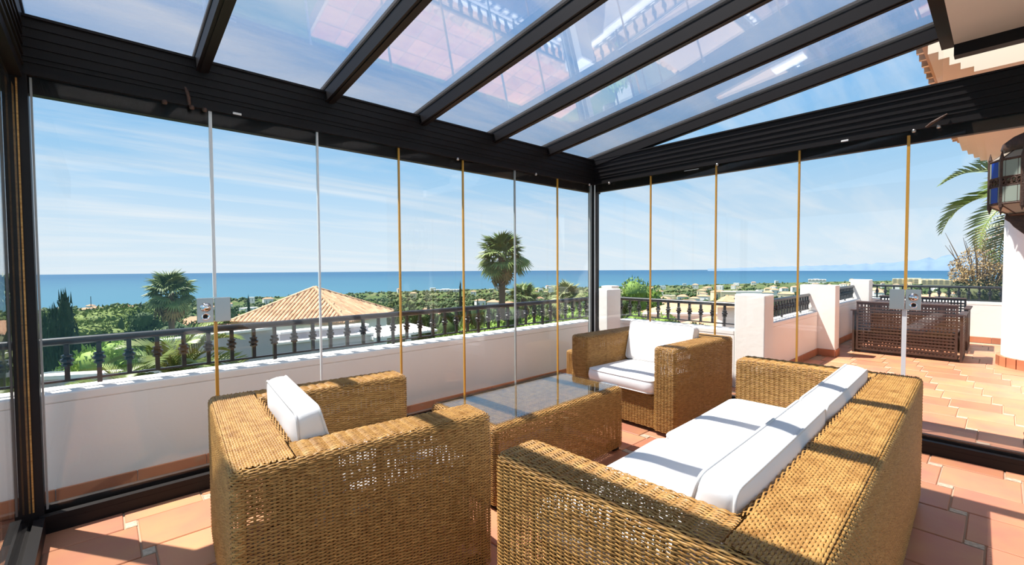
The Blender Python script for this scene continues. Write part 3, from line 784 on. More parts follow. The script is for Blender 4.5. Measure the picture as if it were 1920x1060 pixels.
def cushion(name, w, d, h, m='cushion', puff=0.35, seed=0, wedge=0.0, sag=0.0):
    """box cushion: flat-topped, softly crowned faces, boxed sides, piping on both seams; returns (body mesh, piping mesh)"""
    rs = np.random.RandomState(seed); ph = rs.uniform(0, 6.28, 8); hs = h / 2; R = min(w, d) * 0.10
    def plan(a, b):
        """square [-1,1]^2 -> rectangle with rounded corners"""
        x, y = a * w / 2, b * d / 2
        m_ = max(abs(a), abs(b))
        if m_ < 1e-9: return x, y
        qx, qy = w / 2 * m_, d / 2 * m_; rr = R * m_
        ax, ay = abs(x), abs(y)
        if ax > qx - rr and ay > qy - rr:
            u, v = (ax - qx + rr) / rr, (ay - qy + rr) / rr; l = math.hypot(u, v); mm = max(u, v)
            if l > 0: u, v = u / l * mm, v / l * mm
            ax, ay = qx - rr + u * rr, qy - rr + v * rr
        # seams bow in slightly between the corners
        bow = 1 - 0.012 * (1 - min(abs(a), abs(b)) ** 2)
        return math.copysign(ax, x) * bow, math.copysign(ay, y) * bow
    def wr(x, y): return h * (0.022 * math.sin(x * 11 + ph[0]) * math.sin(y * 9 + ph[1]) + 0.014 * math.sin(x * 23 + y * 17 + ph[2]) + 0.010 * math.sin(y * 31 - x * 13 + ph[3]))
    n = 26; g_ = [math.copysign(1 - (1 - abs(t)) ** 1.7, t) for t in np.linspace(-1, 1, n + 1)]
    b = bmesh.new()
    def wed(y): return 1 + wedge * (-y / d)
    grid = {}
    for s in (1, -1):
        for i, a in enumerate(g_):
            for j, c in enumerate(g_):
                x, y = plan(a, c); e = (1 - a ** 4) * (1 - c ** 4); lip = 1 - 0.20 * max(abs(a), abs(c)) ** 9
                z = s * hs * (lip + puff * e) * wed(y) + wr(x, y) * e
                if s > 0: z -= sag * math.exp(-((a - 0.1) ** 2 + (c - 0.25) ** 2) * 3) * h
                grid[s, i, j] = b.verts.new((x, y, z))
        for i in range(n):
            for j in range(n):
                q = [grid[s, i, j], grid[s, i + 1, j], grid[s, i + 1, j + 1], grid[s, i, j + 1]]
                b.faces.new(q if s > 0 else q[::-1])
    edge = [(i, 0) for i in range(n)] + [(n, j) for j in range(n)] + [(i, n) for i in range(n, 0, -1)] + [(0, j) for j in range(n, 0, -1)]
    rings = [[grid[1, i, j] for i, j in edge]]
    for f in (0.55, 0.0, -0.55):
        rr = []
        for i, j in edge:
            p = grid[1, i, j].co; k = 1 + 0.03 * (1 - f * f)
            rr.append(b.verts.new((p.x * k, p.y * k, hs * f * 0.85 * wed(p.y))))
        rings.append(rr)
    rings.append([grid[-1, i, j] for i, j in edge])
    m_ = len(edge)
    for r0, r1 in zip(rings, rings[1:]):
        for k in range(m_): b.faces.new((r0[k], r1[k], r1[(k + 1) % m_], r0[(k + 1) % m_]))
    bmesh.ops.recalc_face_normals(b, faces=list(b.faces))
    pip = MB()
    for s in (1, -1):
        pts = [grid[s, i, j].co * 1.0 + Vector((0, 0, 0)) for i, j in edge]; pts = [Vector((p.x * 1.004, p.y * 1.004, p.z)) for p in pts]
        pip.tube(pts + [pts[0]], 0.0048, 6, cap=False)
    body = bpy.data.meshes.new(name); b.to_mesh(body); b.free(); body.materials.append(M[m])
    body.polygons.foreach_set('use_smooth', [True] * len(body.polygons))
    return body, pip.mesh('piping', 'piping', True)
def place_cushion(name, label, cat, group, meshes, mw):
    o = link(name, meshes[0]); o.matrix_world = mw; tag(o, label, cat, group)
    link('piping', meshes[1], o)
    return o
def local(cx, cy, rz): return Matrix.Translation((cx, cy, 0)) @ Matrix.Rotation(rz, 4, 'Z')

# armchairs (same make, two instances)
CW, CD = 1.01, 0.91
a1 = empty('rattan_armchair', (0.762, 1.945, 0), -PI / 2 - math.radians(5.5) + 0.0, label='honey rattan armchair with its back to the left post, white cushion against its back', cat='armchair', group='matching rattan armchairs')
rattan_seat(a1, CW, CD, seed=10)
a2 = copy_tree(a1); a2.location = (3.495, 2.05, 0); a2.rotation_euler = (0, 0, PI / 2 - math.radians(2.5))
a2['label'] = 'honey rattan armchair in the corner of the glass walls, facing the coffee table'
bpy.context.view_layer.update()
seat_c = cushion('seat_cushion', CW - 2 * 0.185 - 0.015, 0.70, 0.115, puff=0.16, seed=1, sag=0.05)
back_c = cushion('back_cushion', CW - 2 * 0.185 - 0.015, 0.35, 0.135, puff=0.14, seed=2, wedge=0.6)
def chair_cushions(root, which):
    mw = root.matrix_world.copy()
    place_cushion('seat_cushion', 'white square seat cushion on the ' + which, 'cushion', 'armchair cushions', seat_c, mw @ Matrix.Translation((0, 0.115, 0.275 + 0.068)))
    place_cushion('back_cushion', 'white back cushion propped against the back of the ' + which, 'cushion', 'armchair cushions', back_c,
                  mw @ Matrix.Translation((0, -0.175, 0.575)) @ Matrix.Rotation(math.radians(90 + 9), 4, 'X'))
chair_cushions(a1, 'left rattan armchair')
chair_cushions(a2, 'corner rattan armchair')

# sofa
SW, SD = 2.255, 0.88
sf = empty('rattan_sofa', (2.06, 0.685, 0), math.radians(1.5), label='long honey rattan two-seat sofa, back towards the viewer, with white cushions', cat='sofa')
rattan_seat(sf, SW, SD, seed=30)
bpy.context.view_layer.update()
cw = (SW - 2 * 0.185) / 2 - 0.008
sc_ = cushion('seat_cushion', cw, 0.70, 0.13, puff=0.16, seed=3, sag=0.05)
bc_ = cushion('back_cushion', cw, 0.33, 0.165, puff=0.14, seed=4, wedge=0.65)
for sg, nm in ((-1, 'near'), (1, 'far')):
    x = sg * (cw / 2 + 0.004); mw = sf.matrix_world.copy()
    place_cushion('seat_cushion', 'broad white sofa seat cushion, the one at the %s arm of the sofa' % nm, 'cushion', 'sofa cushions', sc_, mw @ Matrix.Translation((x, 0.10, 0.275 + 0.075)))
    place_cushion('back_cushion', 'plump white piped sofa back cushion, the one at the %s arm of the sofa' % nm, 'cushion', 'sofa cushions', bc_,
                  mw @ Matrix.Translation((x, -0.160, 0.545)) @ Matrix.Rotation(math.radians(90 + 9.5), 4, 'X'))

# coffee table with a sheet of glass on top
TL, TD, TH = 1.16, 0.60, 0.43
tb = empty('coffee_table', (2.035, 2.03, 0), math.radians(1.0), label='low rectangular rattan coffee table with a glass top between the armchairs', cat='coffee table')
fr = poles([((sx_ * (TL / 2 - 0.03), sy_ * (TD / 2 - 0.03), 0.03), (sx_ * (TL / 2 - 0.03), sy_ * (TD / 2 - 0.03), TH - 0.02)) for sx_ in (-1, 1) for sy_ in (-1, 1)] +
           [((-TL / 2 + 0.03, y, TH - 0.02), (TL / 2 - 0.03, y, TH - 0.02)) for y in (-TD / 2 + 0.03, TD / 2 - 0.03)]).build('frame', 'rattan_frame', tb)
s = Sheet(); h, k = TL / 2, TD / 2
s.wrap([(h, -k), (-h, -k), (-h, k), (h, k)], 0.03, 0.03, TH, 0.022, closed=True, seed=50)
s.top(-h + 0.022, h - 0.022, -k + 0.022, k - 0.022, TH, 'x', rp=0.0075, seed=51)
tag(link('weave', s.mesh('weave'), fr), kind='stuff')
gm = bevel(MB().box(-TL / 2 + 0.03, TL / 2 - 0.005, -TD / 2 + 0.035, TD / 2 - 0.02, TH + 0.007, TH + 0.015).mesh('glass_top', 'table_glass'), 0.002, 1)
link('glass_top', gm, tb)
fm = MB().box(-0.03, 0.03, -0.03, 0.03, 0, 0.04).mesh('foot', 'foot')
for sx_ in (-1, 1):
    for sy_ in (-1, 1): link('foot', fm, tb, (sx_ * (TL / 2 - 0.05), sy_ * (TD / 2 - 0.05), 0))
# little stool behind the corner armchair
st = empty('rattan_stool', (3.65, 2.80, 0), 0.0, label='small rattan stool mostly hidden behind the corner armchair by the glass', cat='stool')
fr = poles([((sx_ * 0.17, sy_ * 0.14, 0.0), (sx_ * 0.17, sy_ * 0.14, 0.40)) for sx_ in (-1, 1) for sy_ in (-1, 1)]).build('leg_frame', 'rattan_frame', st)
s = Sheet()
s.wrap([(0.20, -0.17), (-0.20, -0.17), (-0.20, 0.17), (0.20, 0.17)], 0.03, 0.02, 0.415, 0.02, closed=True, seed=60)
s.top(-0.18, 0.18, -0.15, 0.15, 0.415, 'x', seed=61)
tag(link('weave', s.mesh('weave'), fr), kind='stuff')

# ---------------------------------------------------------------- lattice settees on the outer terrace
def lattice(mb, o, ux, uz, wid, hgt, nc, nrw, fr=0.03, hole=0.5, th=0.012, nrm=None):
    """pierced panel: frame plus crossing slats leaving rectangular holes"""
    o = Vector(o); ux = Vector(ux); uz = Vector(uz); n = ux.cross(uz) if nrm is None else Vector(nrm)
    def slab(a0, a1, b0, b1, t0, t1):
        mb.hexa([o + ux * a + uz * b + n * t for b in (b0, b1) for a, t in ((a0, t0), (a1, t0), (a1, t1), (a0, t1))])
    slab(0, fr, 0, hgt, -th, th); slab(wid - fr, wid, 0, hgt, -th, th); slab(fr, wid - fr, 0, fr, -th, th); slab(fr, wid - fr, hgt - fr, hgt, -th, th)
    pc = (wid - 2 * fr) / nc; pr = (hgt - 2 * fr) / nrw
    for i in range(nc - 1):
        c = fr + (i + 1) * pc; slab(c - pc * (1 - hole) / 2, c + pc * (1 - hole) / 2, fr, hgt - fr, -th * 0.6, th * 0.35)
    for j in range(nrw - 1):
        c = fr + (j + 1) * pr; slab(fr, wid - fr, c - pr * (1 - hole) / 2, c + pr * (1 - hole) / 2, -th * 0.3, th * 0.7)
def settee(x, y, rz, Wd, label):
    """brown lattice settee; back plane at local y=0, sitting towards +y"""
    root = empty('lattice_settee', (x, y, 0), rz, label=label, cat='settee', group='brown lattice settees on the terrace')
    half = Wd / 2
    for sg in (-1, 1):
        mb = MB(); lattice(mb, (-half + (0 if sg < 0 else half) + 0.004, 0, 0.04), (1, 0, 0), (0, 0, 1), half - 0.008, 0.68, 13, 15, 0.025, 0.5)
        mb.build('backrest', 'lattice', root)
        mb = MB(); lattice(mb, (sg * (half + 0.03), -0.01, 0.0), (0, 1, 0), (0, 0, 1), 0.62, 0.60, 10, 15, 0.03, 0.45)
        o = mb.build('arm', 'lattice', root)
        link('arm_pad', bevel(MB().box(sg * (half + 0.03) - 0.035, sg * (half + 0.03) + 0.035, -0.03, 0.63, 0.60, 0.622).mesh('arm_pad', 'lattice'), 0.006), o)
    link('top_rail', bevel(MB().box(-half, half, -0.02, 0.075, 0.72, 0.742).mesh('top_rail', 'lattice'), 0.008), root)
    mb = MB(); lattice(mb, (-half + 0.01, 0.03, 0.36), (1, 0, 0), (0, 1, 0), Wd - 0.02, 0.56, 24, 12, 0.03, 0.4)
    mb.build('seat', 'lattice', root)
    mb = MB(); lattice(mb, (-half + 0.01, 0.59, 0.05), (1, 0, 0), (0, 0, 1), Wd - 0.02, 0.29, 24, 8, 0.03, 0.4)
    mb.build('front_panel', 'lattice', root)
    return root
settee(8.10, 0.90, -PI / 2, 1.06, 'brown lattice settee on the terrace, its pierced back towards the glass')
settee(9.95, 0.90, PI / 2, 1.06, 'brown lattice settee at the end of the terrace, only its top edge visible')
# low lattice table between the settees
lt = empty('lattice_table', (9.02, 0.95, 0), 0.0, label='brown lattice table between the two terrace settees', cat='table')
mb = MB(); lattice(mb, (-0.17, -0.42, 0.69), (1, 0, 0), (0, 1, 0), 0.34, 0.84, 8, 18, 0.03, 0.35); mb.build('tabletop', 'lattice', lt)
for sx_ in (-1, 1):
    for sy_ in (-1, 1): MB().box(sx_ * 0.14 - 0.02, sx_ * 0.14 + 0.02, sy_ * 0.38 - 0.02, sy_ * 0.38 + 0.02, 0, 0.678).build('leg', 'lattice', lt)
# door stop beside the right track
tag(MB().lathe([(0.040, 0), (0.042, 0.02), (0.038, 0.06), (0.042, 0.085), (0.030, 0.10)], 20, (4.70, -0.16, 0.001)).build('door_stop', 'iron_bronze', None, True), 'brown round door stop standing outside the right glass track', 'door stop')

# ================================================================ LANTERN
def lantern(x, y, z):
    root = empty('wall_lantern', (x, y, z), 0.0, label='many-sided bronze lantern with blue, pale and orange glass on a scrolled bracket', cat='lantern')
    R, H, N = 0.170, 0.118, 12
    def cor(r, k, zz): a = 2 * PI * (k + 0.5) / N; return Vector((r * math.cos(a), r * math.sin(a), zz))
    st_ = ['stain_pale', 'stain_cream', 'stain_cream', 'stain_blue', 'stain_pale', 'stain_cream'] * 2
    for k in range(N):
        a, b = cor(R, k, 0), cor(R, k + 1, 0)
        # corner post
        MB().tube([a + Vector((0, 0, -H - 0.02)), a + Vector((0, 0, H + 0.01)), a + Vector((0, 0, H + 0.05))], [0.009, 0.009, 0.001], 6).build('post', 'iron_bronze', root)
        d = (b - a); n = Vector((d.y, -d.x, 0)).normalized()
        c0, c1 = a + d * 0.05, b - d * 0.05
        for zlo, zhi, j in ((-H + 0.008, -0.026, 0), (0.026, H - 0.008, 1)):
            col = st_[k]
            if j == 0 and k % 6 in (1, 5): col = 'stain_orange'
            f0, f1 = a + d * 0.22, b - d * 0.22
            p = [f0 + Vector((0, 0, zlo)), f1 + Vector((0, 0, zlo)), f1 + n * 0.004 + Vector((0, 0, zlo)), f0 + n * 0.004 + Vector((0, 0, zlo)), f0 + Vector((0, 0, zhi)), f1 + Vector((0, 0, zhi)), f1 + n * 0.004 + Vector((0, 0, zhi)), f0 + n * 0.004 + Vector((0, 0, zhi))]
            MB().hexa(p).build('glass_panel', col, root)
            for g0, g1 in ((c0, a + d * 0.19), (b - d * 0.19, c1)):
                p = [g0 + Vector((0, 0, zlo)), g1 + Vector((0, 0, zlo)), g1 + n * 0.004 + Vector((0, 0, zlo)), g0 + n * 0.004 + Vector((0, 0, zlo)), g0 + Vector((0, 0, zhi)), g1 + Vector((0, 0, zhi)), g1 + n * 0.004 + Vector((0, 0, zhi)), g0 + n * 0.004 + Vector((0, 0, zhi))]
                MB().hexa(p).build('side_strip', 'stain_pale', root)
        for t in (0.205, 0.795):
            q = a + d * t
            MB().tube([q + Vector((0, 0, -H)), q + Vector((0, 0, H))], 0.004, 5).build('mullion', 'iron_bronze', root)
        for zz in (-H, H, -0.024, 0.024):
            MB().tube([a + Vector((0, 0, zz)), b + Vector((0, 0, zz))], 0.006, 6).build('crossbar', 'iron_bronze', root)
        fb = MB()
        for i in range(4):                                   # pierced filigree band
            c = a + d * ((i + 0.5) / 4) + n * 0.003; ring = []
            for q in range(11):
                t = 2 * PI * q / 10; ring.append(c + d.normalized() * 0.013 * math.cos(t) + Vector((0, 0, 0.018 * math.sin(t))))
            fb.tube(ring, 0.0035, 5, cap=False)
            fb.tube([c + d.normalized() * -0.013 + Vector((0, 0, -0.018)), c + d.normalized() * 0.013 + Vector((0, 0, 0.018))], 0.003, 5)
        fb.build('filigree', 'iron_bronze', root)
        # sloping top and bottom glazing
        for s_, z0_, z1_, r1 in ((1, H, H + 0.055, 0.10), (-1, -H, -H - 0.05, 0.09)):
            e0, e1 = cor(r1, k, z1_), cor(r1, k + 1, z1_); a0, b0 = cor(R, k, z0_), cor(R, k + 1, z0_)
            nn = Vector((0, 0, 0.004 * s_))
            MB().hexa([a0, b0, e1, e0, a0 + nn, b0 + nn, e1 + nn, e0 + nn]).build('sloped_panel', 'stain_orange' if (k % 4 == 1 and s_ < 0) else 'stain_cream', root)
            MB().tube([a0, e0], 0.006, 6).build('rib', 'iron_bronze', root)
        MB().tube([cor(R, k, -H - 0.015), cor(R, k, -H - 0.045)], [0.008, 0.001], 6).build('spike', 'iron_bronze', root)
    MB().lathe([(0.115, 0), (0.128, 0.018), (0.120, 0.05), (0.085, 0.08), (0.045, 0.10), (0.03, 0.125), (0.04, 0.14), (0.02, 0.165), (0.004, 0.20)], 16, (0, 0, H + 0.05)).build('dome', 'iron_bronze', root, True)
    # scrolled bracket plate beneath, going back to the pier
    out = [(-0.10, -0.05), (-0.105, -0.075), (-0.085, -0.095), (-0.07, -0.12), (-0.03, -0.165), (0.02, -0.20), (0.05, -0.25), (0.075, -0.31), (0.09, -0.38), (0.16, -0.38), (0.16, -0.05)]
    vs = []; 
    for t in (-0.022, 0.022):
        for u, w in out: vs.append((t, -u, w - H + 0.0))
    n_ = len(out); fs = [tuple(range(n_)), tuple(range(2 * n_ - 1, n_ - 1, -1))] + [(i, (i + 1) % n_, n_ + (i + 1) % n_, n_ + i) for i in range(n_)]
    MB().add(vs, [f[::-1] for f in fs]).build('bracket', 'iron_bronze', root)
    MB().lathe([(0.09, -0.008), (0.10, 0.0), (0.09, 0.008)], 16, (0, 0, -H - 0.055)).build('base_disc', 'iron_bronze', root)
lantern(3.72, -0.105, 1.70)

# ================================================================ LANDSCAPE
def coast(b):
    return float(np.interp(b, [-40, 0, 20, 35, 50, 64, 75, 82, 88, 95, 130], [1750, 1800, 2050, 2300, 2450, 2900, 3600, 4300, 4600, 4700, 4700]))
def ground(x, y):
    r = math.hypot(x, y); b = math.degrees(math.atan2(x, y)); c = coast(b)
    rr = [0, 6, 12, 20, 40, 80, 200, 500, 1000, 1500]; zz = [-3.4, -3.6, -4.4, -6, -9, -13.5, -26, -48, -76, -92]
    f = c / 1800.0
    z = float(np.interp(r if r < 200 else 200 + (r - 200) / f, rr + [1800], zz + [-109.0]))
    if r > c: z = -109 - (r - c) * 0.02
    return z + (math.sin(x * 0.021) * math.cos(y * 0.017) * min(3.0, r * 0.01) if r < c * 0.92 else 0)
vs = []; fs = []
bs = np.linspace(-60, 150, 106); rs_ = np.concatenate([[3.9], np.geomspace(4.6, 1200, 40), np.linspace(1300, 5000, 46)])
for b in bs:
    for r in rs_:
        x, y, _ = polar(b, r); vs.append((x, y, ground(x, y)))
nr_ = len(rs_)
for i in range(len(bs) - 1):
    for j in range(nr_ - 1): fs.append((i * nr_ + j, i * nr_ + j + 1, (i + 1) * nr_ + j + 1, (i + 1) * nr_ + j))
hill = MB().add(vs, fs).build('terrain', 'hillside', None, True); tag(hill, kind=ST)
mb = MB(); n = 96
vs = [(0, 0, -110)] + [(r * math.cos(2 * PI * k / n), r * math.sin(2 * PI * k / n), -110) for r in (900, 3000, 8000, 18200) for k in range(n)]
fs = [(0, 1 + k, 1 + (k + 1) % n) for k in range(n)] + [(1 + q * n + k, 1 + (q + 1) * n + k, 1 + (q + 1) * n + (k + 1) % n, 1 + q * n + (k + 1) % n) for q in range(3) for k in range(n)]
tag(mb.add(vs, fs).build('sea', 'sea'), kind=ST)
# mountains beyond the bay
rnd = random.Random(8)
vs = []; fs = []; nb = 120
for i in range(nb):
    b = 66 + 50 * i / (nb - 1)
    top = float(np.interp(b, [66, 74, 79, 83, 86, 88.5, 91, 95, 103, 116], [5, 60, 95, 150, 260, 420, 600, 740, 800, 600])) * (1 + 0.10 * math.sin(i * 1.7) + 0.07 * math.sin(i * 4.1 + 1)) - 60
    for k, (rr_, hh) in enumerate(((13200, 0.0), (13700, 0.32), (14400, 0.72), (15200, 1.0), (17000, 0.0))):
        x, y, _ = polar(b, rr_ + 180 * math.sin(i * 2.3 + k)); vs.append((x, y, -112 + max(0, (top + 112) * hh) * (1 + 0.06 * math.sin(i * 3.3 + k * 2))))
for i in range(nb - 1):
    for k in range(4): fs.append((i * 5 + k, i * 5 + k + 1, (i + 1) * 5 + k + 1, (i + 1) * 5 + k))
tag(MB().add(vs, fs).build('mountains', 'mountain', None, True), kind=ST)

# ---- foliage builders
def ico_pts(sub):
    b = bmesh.new(); bmesh.ops.create_icosphere(b, subdivisions=sub, radius=1)
    v = np.array([p.co[:] for p in b.verts]); f = np.array([[q.index for q in p.verts] for p in b.faces]); b.free(); return v, f
I1, F1 = ico_pts(1); I2, F2 = ico_pts(2)
def leafy(name, m, lumps, nleaf, ls, seed, core=True, up=0.0):
    """crown of leaf blades set over lumps, with an inner mass of the same leaf"""
    rs = np.random.RandomState(seed); V = []; Q = []; n = 0
    if core:
        for c, r in lumps:
            d = I2 * (np.array(r) * 0.80)[None, :] * rs.uniform(0.86, 1.12, (len(I2), 1)) + np.array(c)[None, :]
            V.append(d); Q.append(F2 + n); n += len(d)
    wts = np.array([np.prod(r) ** (2 / 3) for c, r in lumps]); wts /= wts.sum()
    idx = rs.choice(len(lumps), nleaf, p=wts)
    dirs = rs.normal(size=(nleaf, 3)); dirs[:, 2] += up; dirs /= np.linalg.norm(dirs, axis=1)[:, None]
    C0 = np.array([lumps[i][0] for i in idx]); R0 = np.array([lumps[i][1] for i in idx])
    p = C0 + dirs * R0 * rs.uniform(0.78, 1.08, (nleaf, 1))
    t = rs.normal(size=(nleaf, 3)) + dirs * 0.6; t /= np.linalg.norm(t, axis=1)[:, None]
    b = np.cross(t, rs.normal(size=(nleaf, 3))); b /= np.linalg.norm(b, axis=1)[:, None]
    sz = ls * rs.uniform(0.6, 1.4, (nleaf, 1))
    tri = np.stack([p - b * sz * 0.45, p + b * sz * 0.45, p + t * sz * 1.3], 1)
    V.append(tri.reshape(-1, 3)); Q.append(np.arange(nleaf * 3).reshape(-1, 3) + n)
    return np_mesh(name, np.concatenate(V), np.concatenate(Q), m, smooth=False)
def lump_set(seed, n, R, H, flat=1.0):
    rs = np.random.RandomState(seed); out = []
    for i in range(n):
        a = rs.uniform(0, 2 * PI); q = R * math.sqrt(rs.uniform(0, 1)) * 0.62
        z = rs.uniform(0.25, 0.85) * H
        r = R * rs.uniform(0.34, 0.55)
        out.append(((q * math.cos(a), q * math.sin(a), z), (r, r, r * flat)))
    return out
trunk_me = MB().tube([(0, 0, -3), (0.04, 0.02, 0.3), (0.0, 0.05, 1)], [0.2, 0.15, 0.08], 8).mesh('trunk', 'bark', True)
def tree(p, h, spread, foliage_me, label, cat='tree', group=None, name='tree', rz=0.0):
    root = empty(name, p, rz, label=label, cat=cat, group=group)
    f = link('foliage', foliage_me, root)
    fh = h if foliage_me.name.startswith('foliage_tall') else min(h, spread * (0.85 if foliage_me.name.startswith('foliage_flat') else 1.9))
    f.scale = (spread, spread, fh); f.location = (0, 0, h - fh)
    t = link('trunk', trunk_me, root); t.scale = (min(1, spread * .3), min(1, spread * .3), (h - fh * 0.5))
    return root
round_d = leafy('foliage', 'leaf_dark', lump_set(1, 14, 1, 1, 0.5), 5200, 0.055, 1)
round_m = leafy('foliage', 'leaf_mid', lump_set(2, 14, 1, 1, 0.5), 5200, 0.055, 2)
round_b = leafy('foliage', 'leaf_bright', lump_set(3, 16, 1, 1, 0.5), 5600, 0.05, 3)
pine_d = leafy('foliage_flat', 'leaf_pine', lump_set(4, 18, 1.1, 0.95, 0.40), 5200, 0.055, 4, up=0.5)
leaf_grey = leafy('foliage', 'leaf_bright', lump_set(15, 14, 1, 1, 0.5), 5200, 0.05, 15)
olive = leafy('foliage', 'leaf_olive', lump_set(5, 10, 1, 1, 0.5), 2200, 0.09, 5)
cyp = leafy('foliage_tall', 'leaf_cypress', [((0, 0, z), (0.13 + 0.36 * math.sin(PI * min(1, (1.02 - z) * 0.62)), 0.13 + 0.36 * math.sin(PI * min(1, (1.02 - z) * 0.62)), 0.12)) for z in np.linspace(0.06, 0.93, 12)], 2600, 0.055, 6, up=1.2)

# fan palms
def fan_leaf(m, seed, pet=0.72, R=0.66, n=22, droop=0.55):
    mb = MB(); rnd = random.Random(seed)
    mb.tube([(0, 0, 0), (pet * 0.5, 0, 0.05), (pet, 0, 0.02)], [0.020, 0.014, 0.010], 5)
    for k in range(n):
        a = math.radians(-125 + 250 * k / (n - 1)); L = R * (0.72 + 0.28 * math.cos(a * 0.62)) * rnd.uniform(0.9, 1.05)
        w = 0.044; ca, sa = math.cos(a), math.sin(a)
        def pt(r, s, dz): return (pet + r * ca - s * sa, r * sa + s * ca, 0.02 + dz)
        fold = 0.02
        mb.add([pt(0.02, 0, 0), pt(L * 0.55, -w, -fold - droop * 0.10 * R), pt(L * 0.55, 0, fold - droop * 0.10 * R), pt(L * 0.55, w, -fold - droop * 0.10 * R), pt(L * 0.98, 0, -droop * R * rnd.uniform(0.5, 0.9))],
               [(0, 1, 2), (0, 2, 3), (1, 4, 2), (2, 4, 3)])
    return mb.mesh('frond', m)
fan_g = [fan_leaf('frond', s) for s in (1, 2, 3)]; fan_p = [fan_leaf('frond_pale', s) for s in (4, 5)]; fan_d = [fan_leaf('frond_dry', s, pet=0.55, droop=0.9, R=0.62) for s in (6, 7)]
def fan_palm(p, trunk_h, size, label, green=34, dry=10, kinds=None, seed=0, lean=0.0, tr=0.15):
    root = empty('fan_palm', (p[0], p[1], p[2] - trunk_h), 0, label=label, cat='palm tree')
    MB().tube([(0, 0, -1), (0.02, 0, trunk_h * 0.3), (lean * 0.5, 0, trunk_h * 0.7), (lean, 0, trunk_h + 0.1)], [tr * 1.3, tr * 1.05, tr, tr * 1.2], 10).build('trunk', 'bark', root, True)
    rnd = random.Random(seed); kinds = kinds or fan_g
    for i in range(green + dry):
        az = i * 2.39996 + rnd.uniform(-.2, .2)
        if i < green:
            el = math.radians(82 - 118 * (i / green) ** 0.95 + rnd.uniform(-8, 8)); me = kinds[i % len(kinds)]; sc = size * rnd.uniform(0.85, 1.1)
        else:
            el = math.radians(-50 - rnd.uniform(0, 34)); me = fan_d[i % 2]; sc = size * rnd.uniform(0.8, 1.25)
        f = link('frond', me, root, (lean, 0, trunk_h + rnd.uniform(-0.08, 0.08)))
        f.rotation_euler = (rnd.uniform(-.5, .5), -el, az); f.scale = (sc, sc, sc)
    return root
pA = sight(320, 553, 33); fan_palm(pA, pA.z - ground(pA.x, pA.y), 1.13, 'shaggy fan palm with brown skirt of dead fronds, left of the steel lock', 40, 18, seed=1)
pB = sight(941, 486, 24); fan_palm(pB, pB.z - ground(pB.x, pB.y), 1.22, 'tall fan palm on a bare trunk rising above the sea horizon', 40, 10, seed=2, tr=0.17)
pC = sight(982, 562, 27); fan_palm(pC, pC.z - ground(pC.x, pC.y), 0.85, 'short green fan palm at the foot of the tall palm', 26, 2, seed=3)
pD = sight(1063, 562, 30); fan_palm(pD, pD.z - ground(pD.x, pD.y), 1.0, 'pale fan palm behind the railing beside the dark corner post', 26, 4, kinds=fan_p, seed=4)
# date palms
def date_frond(seed, L=1.5):
    rnd = random.Random(seed); mb = MB(); N = 30
    pts = [Vector((L * t * (1 - 0.18 * t * t), 0, 0.62 * L * t - 0.80 * L * t * t)) for t in np.linspace(0, 1, 14)]
    mb.tube(pts, [0.022 * (1 - 0.85 * k / 13) for k in range(14)], 5)
    for k in range(2, N):
        t = k / N; f = t * 13; i = int(f); p = pts[i].lerp(pts[min(13, i + 1)], f - i); d = (pts[min(13, i + 1)] - pts[i]).normalized()
        ll = 0.34 * math.sin(PI * min(1, 0.14 + t * 0.86)) ** 0.7 + 0.07
        for sg in (-1, 1):
            s = Vector((0, sg, 0)); q = (s * 0.82 + d * 0.75 + Vector((0, 0, 0.25 + rnd.uniform(-.1, .1)))).normalized()
            w = d * 0.016; tip = p + q * ll + Vector((0, 0, -0.12 * ll))
            mb.add([p - w, p + q * ll * 0.5 + Vector((0, 0, 0.012)), tip, p + w], [(0, 1, 3), (1, 2, 3)])
    return mb.mesh('frond', 'date_frond')
dfm = [date_frond(s) for s in (1, 2, 3)]
def date_palm(p, n, size, label, seed, trunk=1.5, elmin=-25):
    root = empty('date_palm', (p[0], p[1], p[2] - trunk), 0, label=label, cat='palm tree')
    MB().tube([(0, 0, -1.0), (0, 0, trunk)], [0.22, 0.2], 10).build('trunk', 'bark', root, True)
    rnd = random.Random(seed)
    for i in range(n):
        az = i * 2.39996 + rnd.uniform(-.2, .2); el = math.radians(66 + (elmin - 66) * i / n)
        f = link('frond', dfm[i % 3], root, (0, 0, trunk)); f.rotation_euler = (rnd.uniform(-.3, .3), -el, az); q = size * rnd.uniform(.85, 1.1); f.scale = (q, q, q)
    return root
p = sight(335, 712, 8.6); date_palm(p, 22, 0.78, 'young date palm with arching green fronds just below the front railing', 1, max(0.4, p.z - ground(p.x, p.y)))
p = sight(225, 752, 6.9); date_palm(p, 12, 0.42, 'low date palm with drooping fronds close under the railing, left of the larger one', 2, max(0.3, p.z - ground(p.x, p.y)))
p = sight(1962, 362, 12.2); date_palm(p, 17, 1.1, 'date palm fronds hanging beside the lantern behind the white column', 3, 6.0, elmin=-55)

ORD = ['leftmost', 'second from the left', 'third from the left', 'fourth from the left', 'fifth from the left', 'sixth from the left', 'seventh from the left', 'eighth from the left', 'ninth from the left', 'tenth from the left', 'eleventh from the left', 'rightmost']
def ordinal(items, i):
    k = sorted(range(len(items)), key=lambda q: items[q][0]).index(i)
    return 'rightmost' if k == len(items) - 1 else ORD[k]
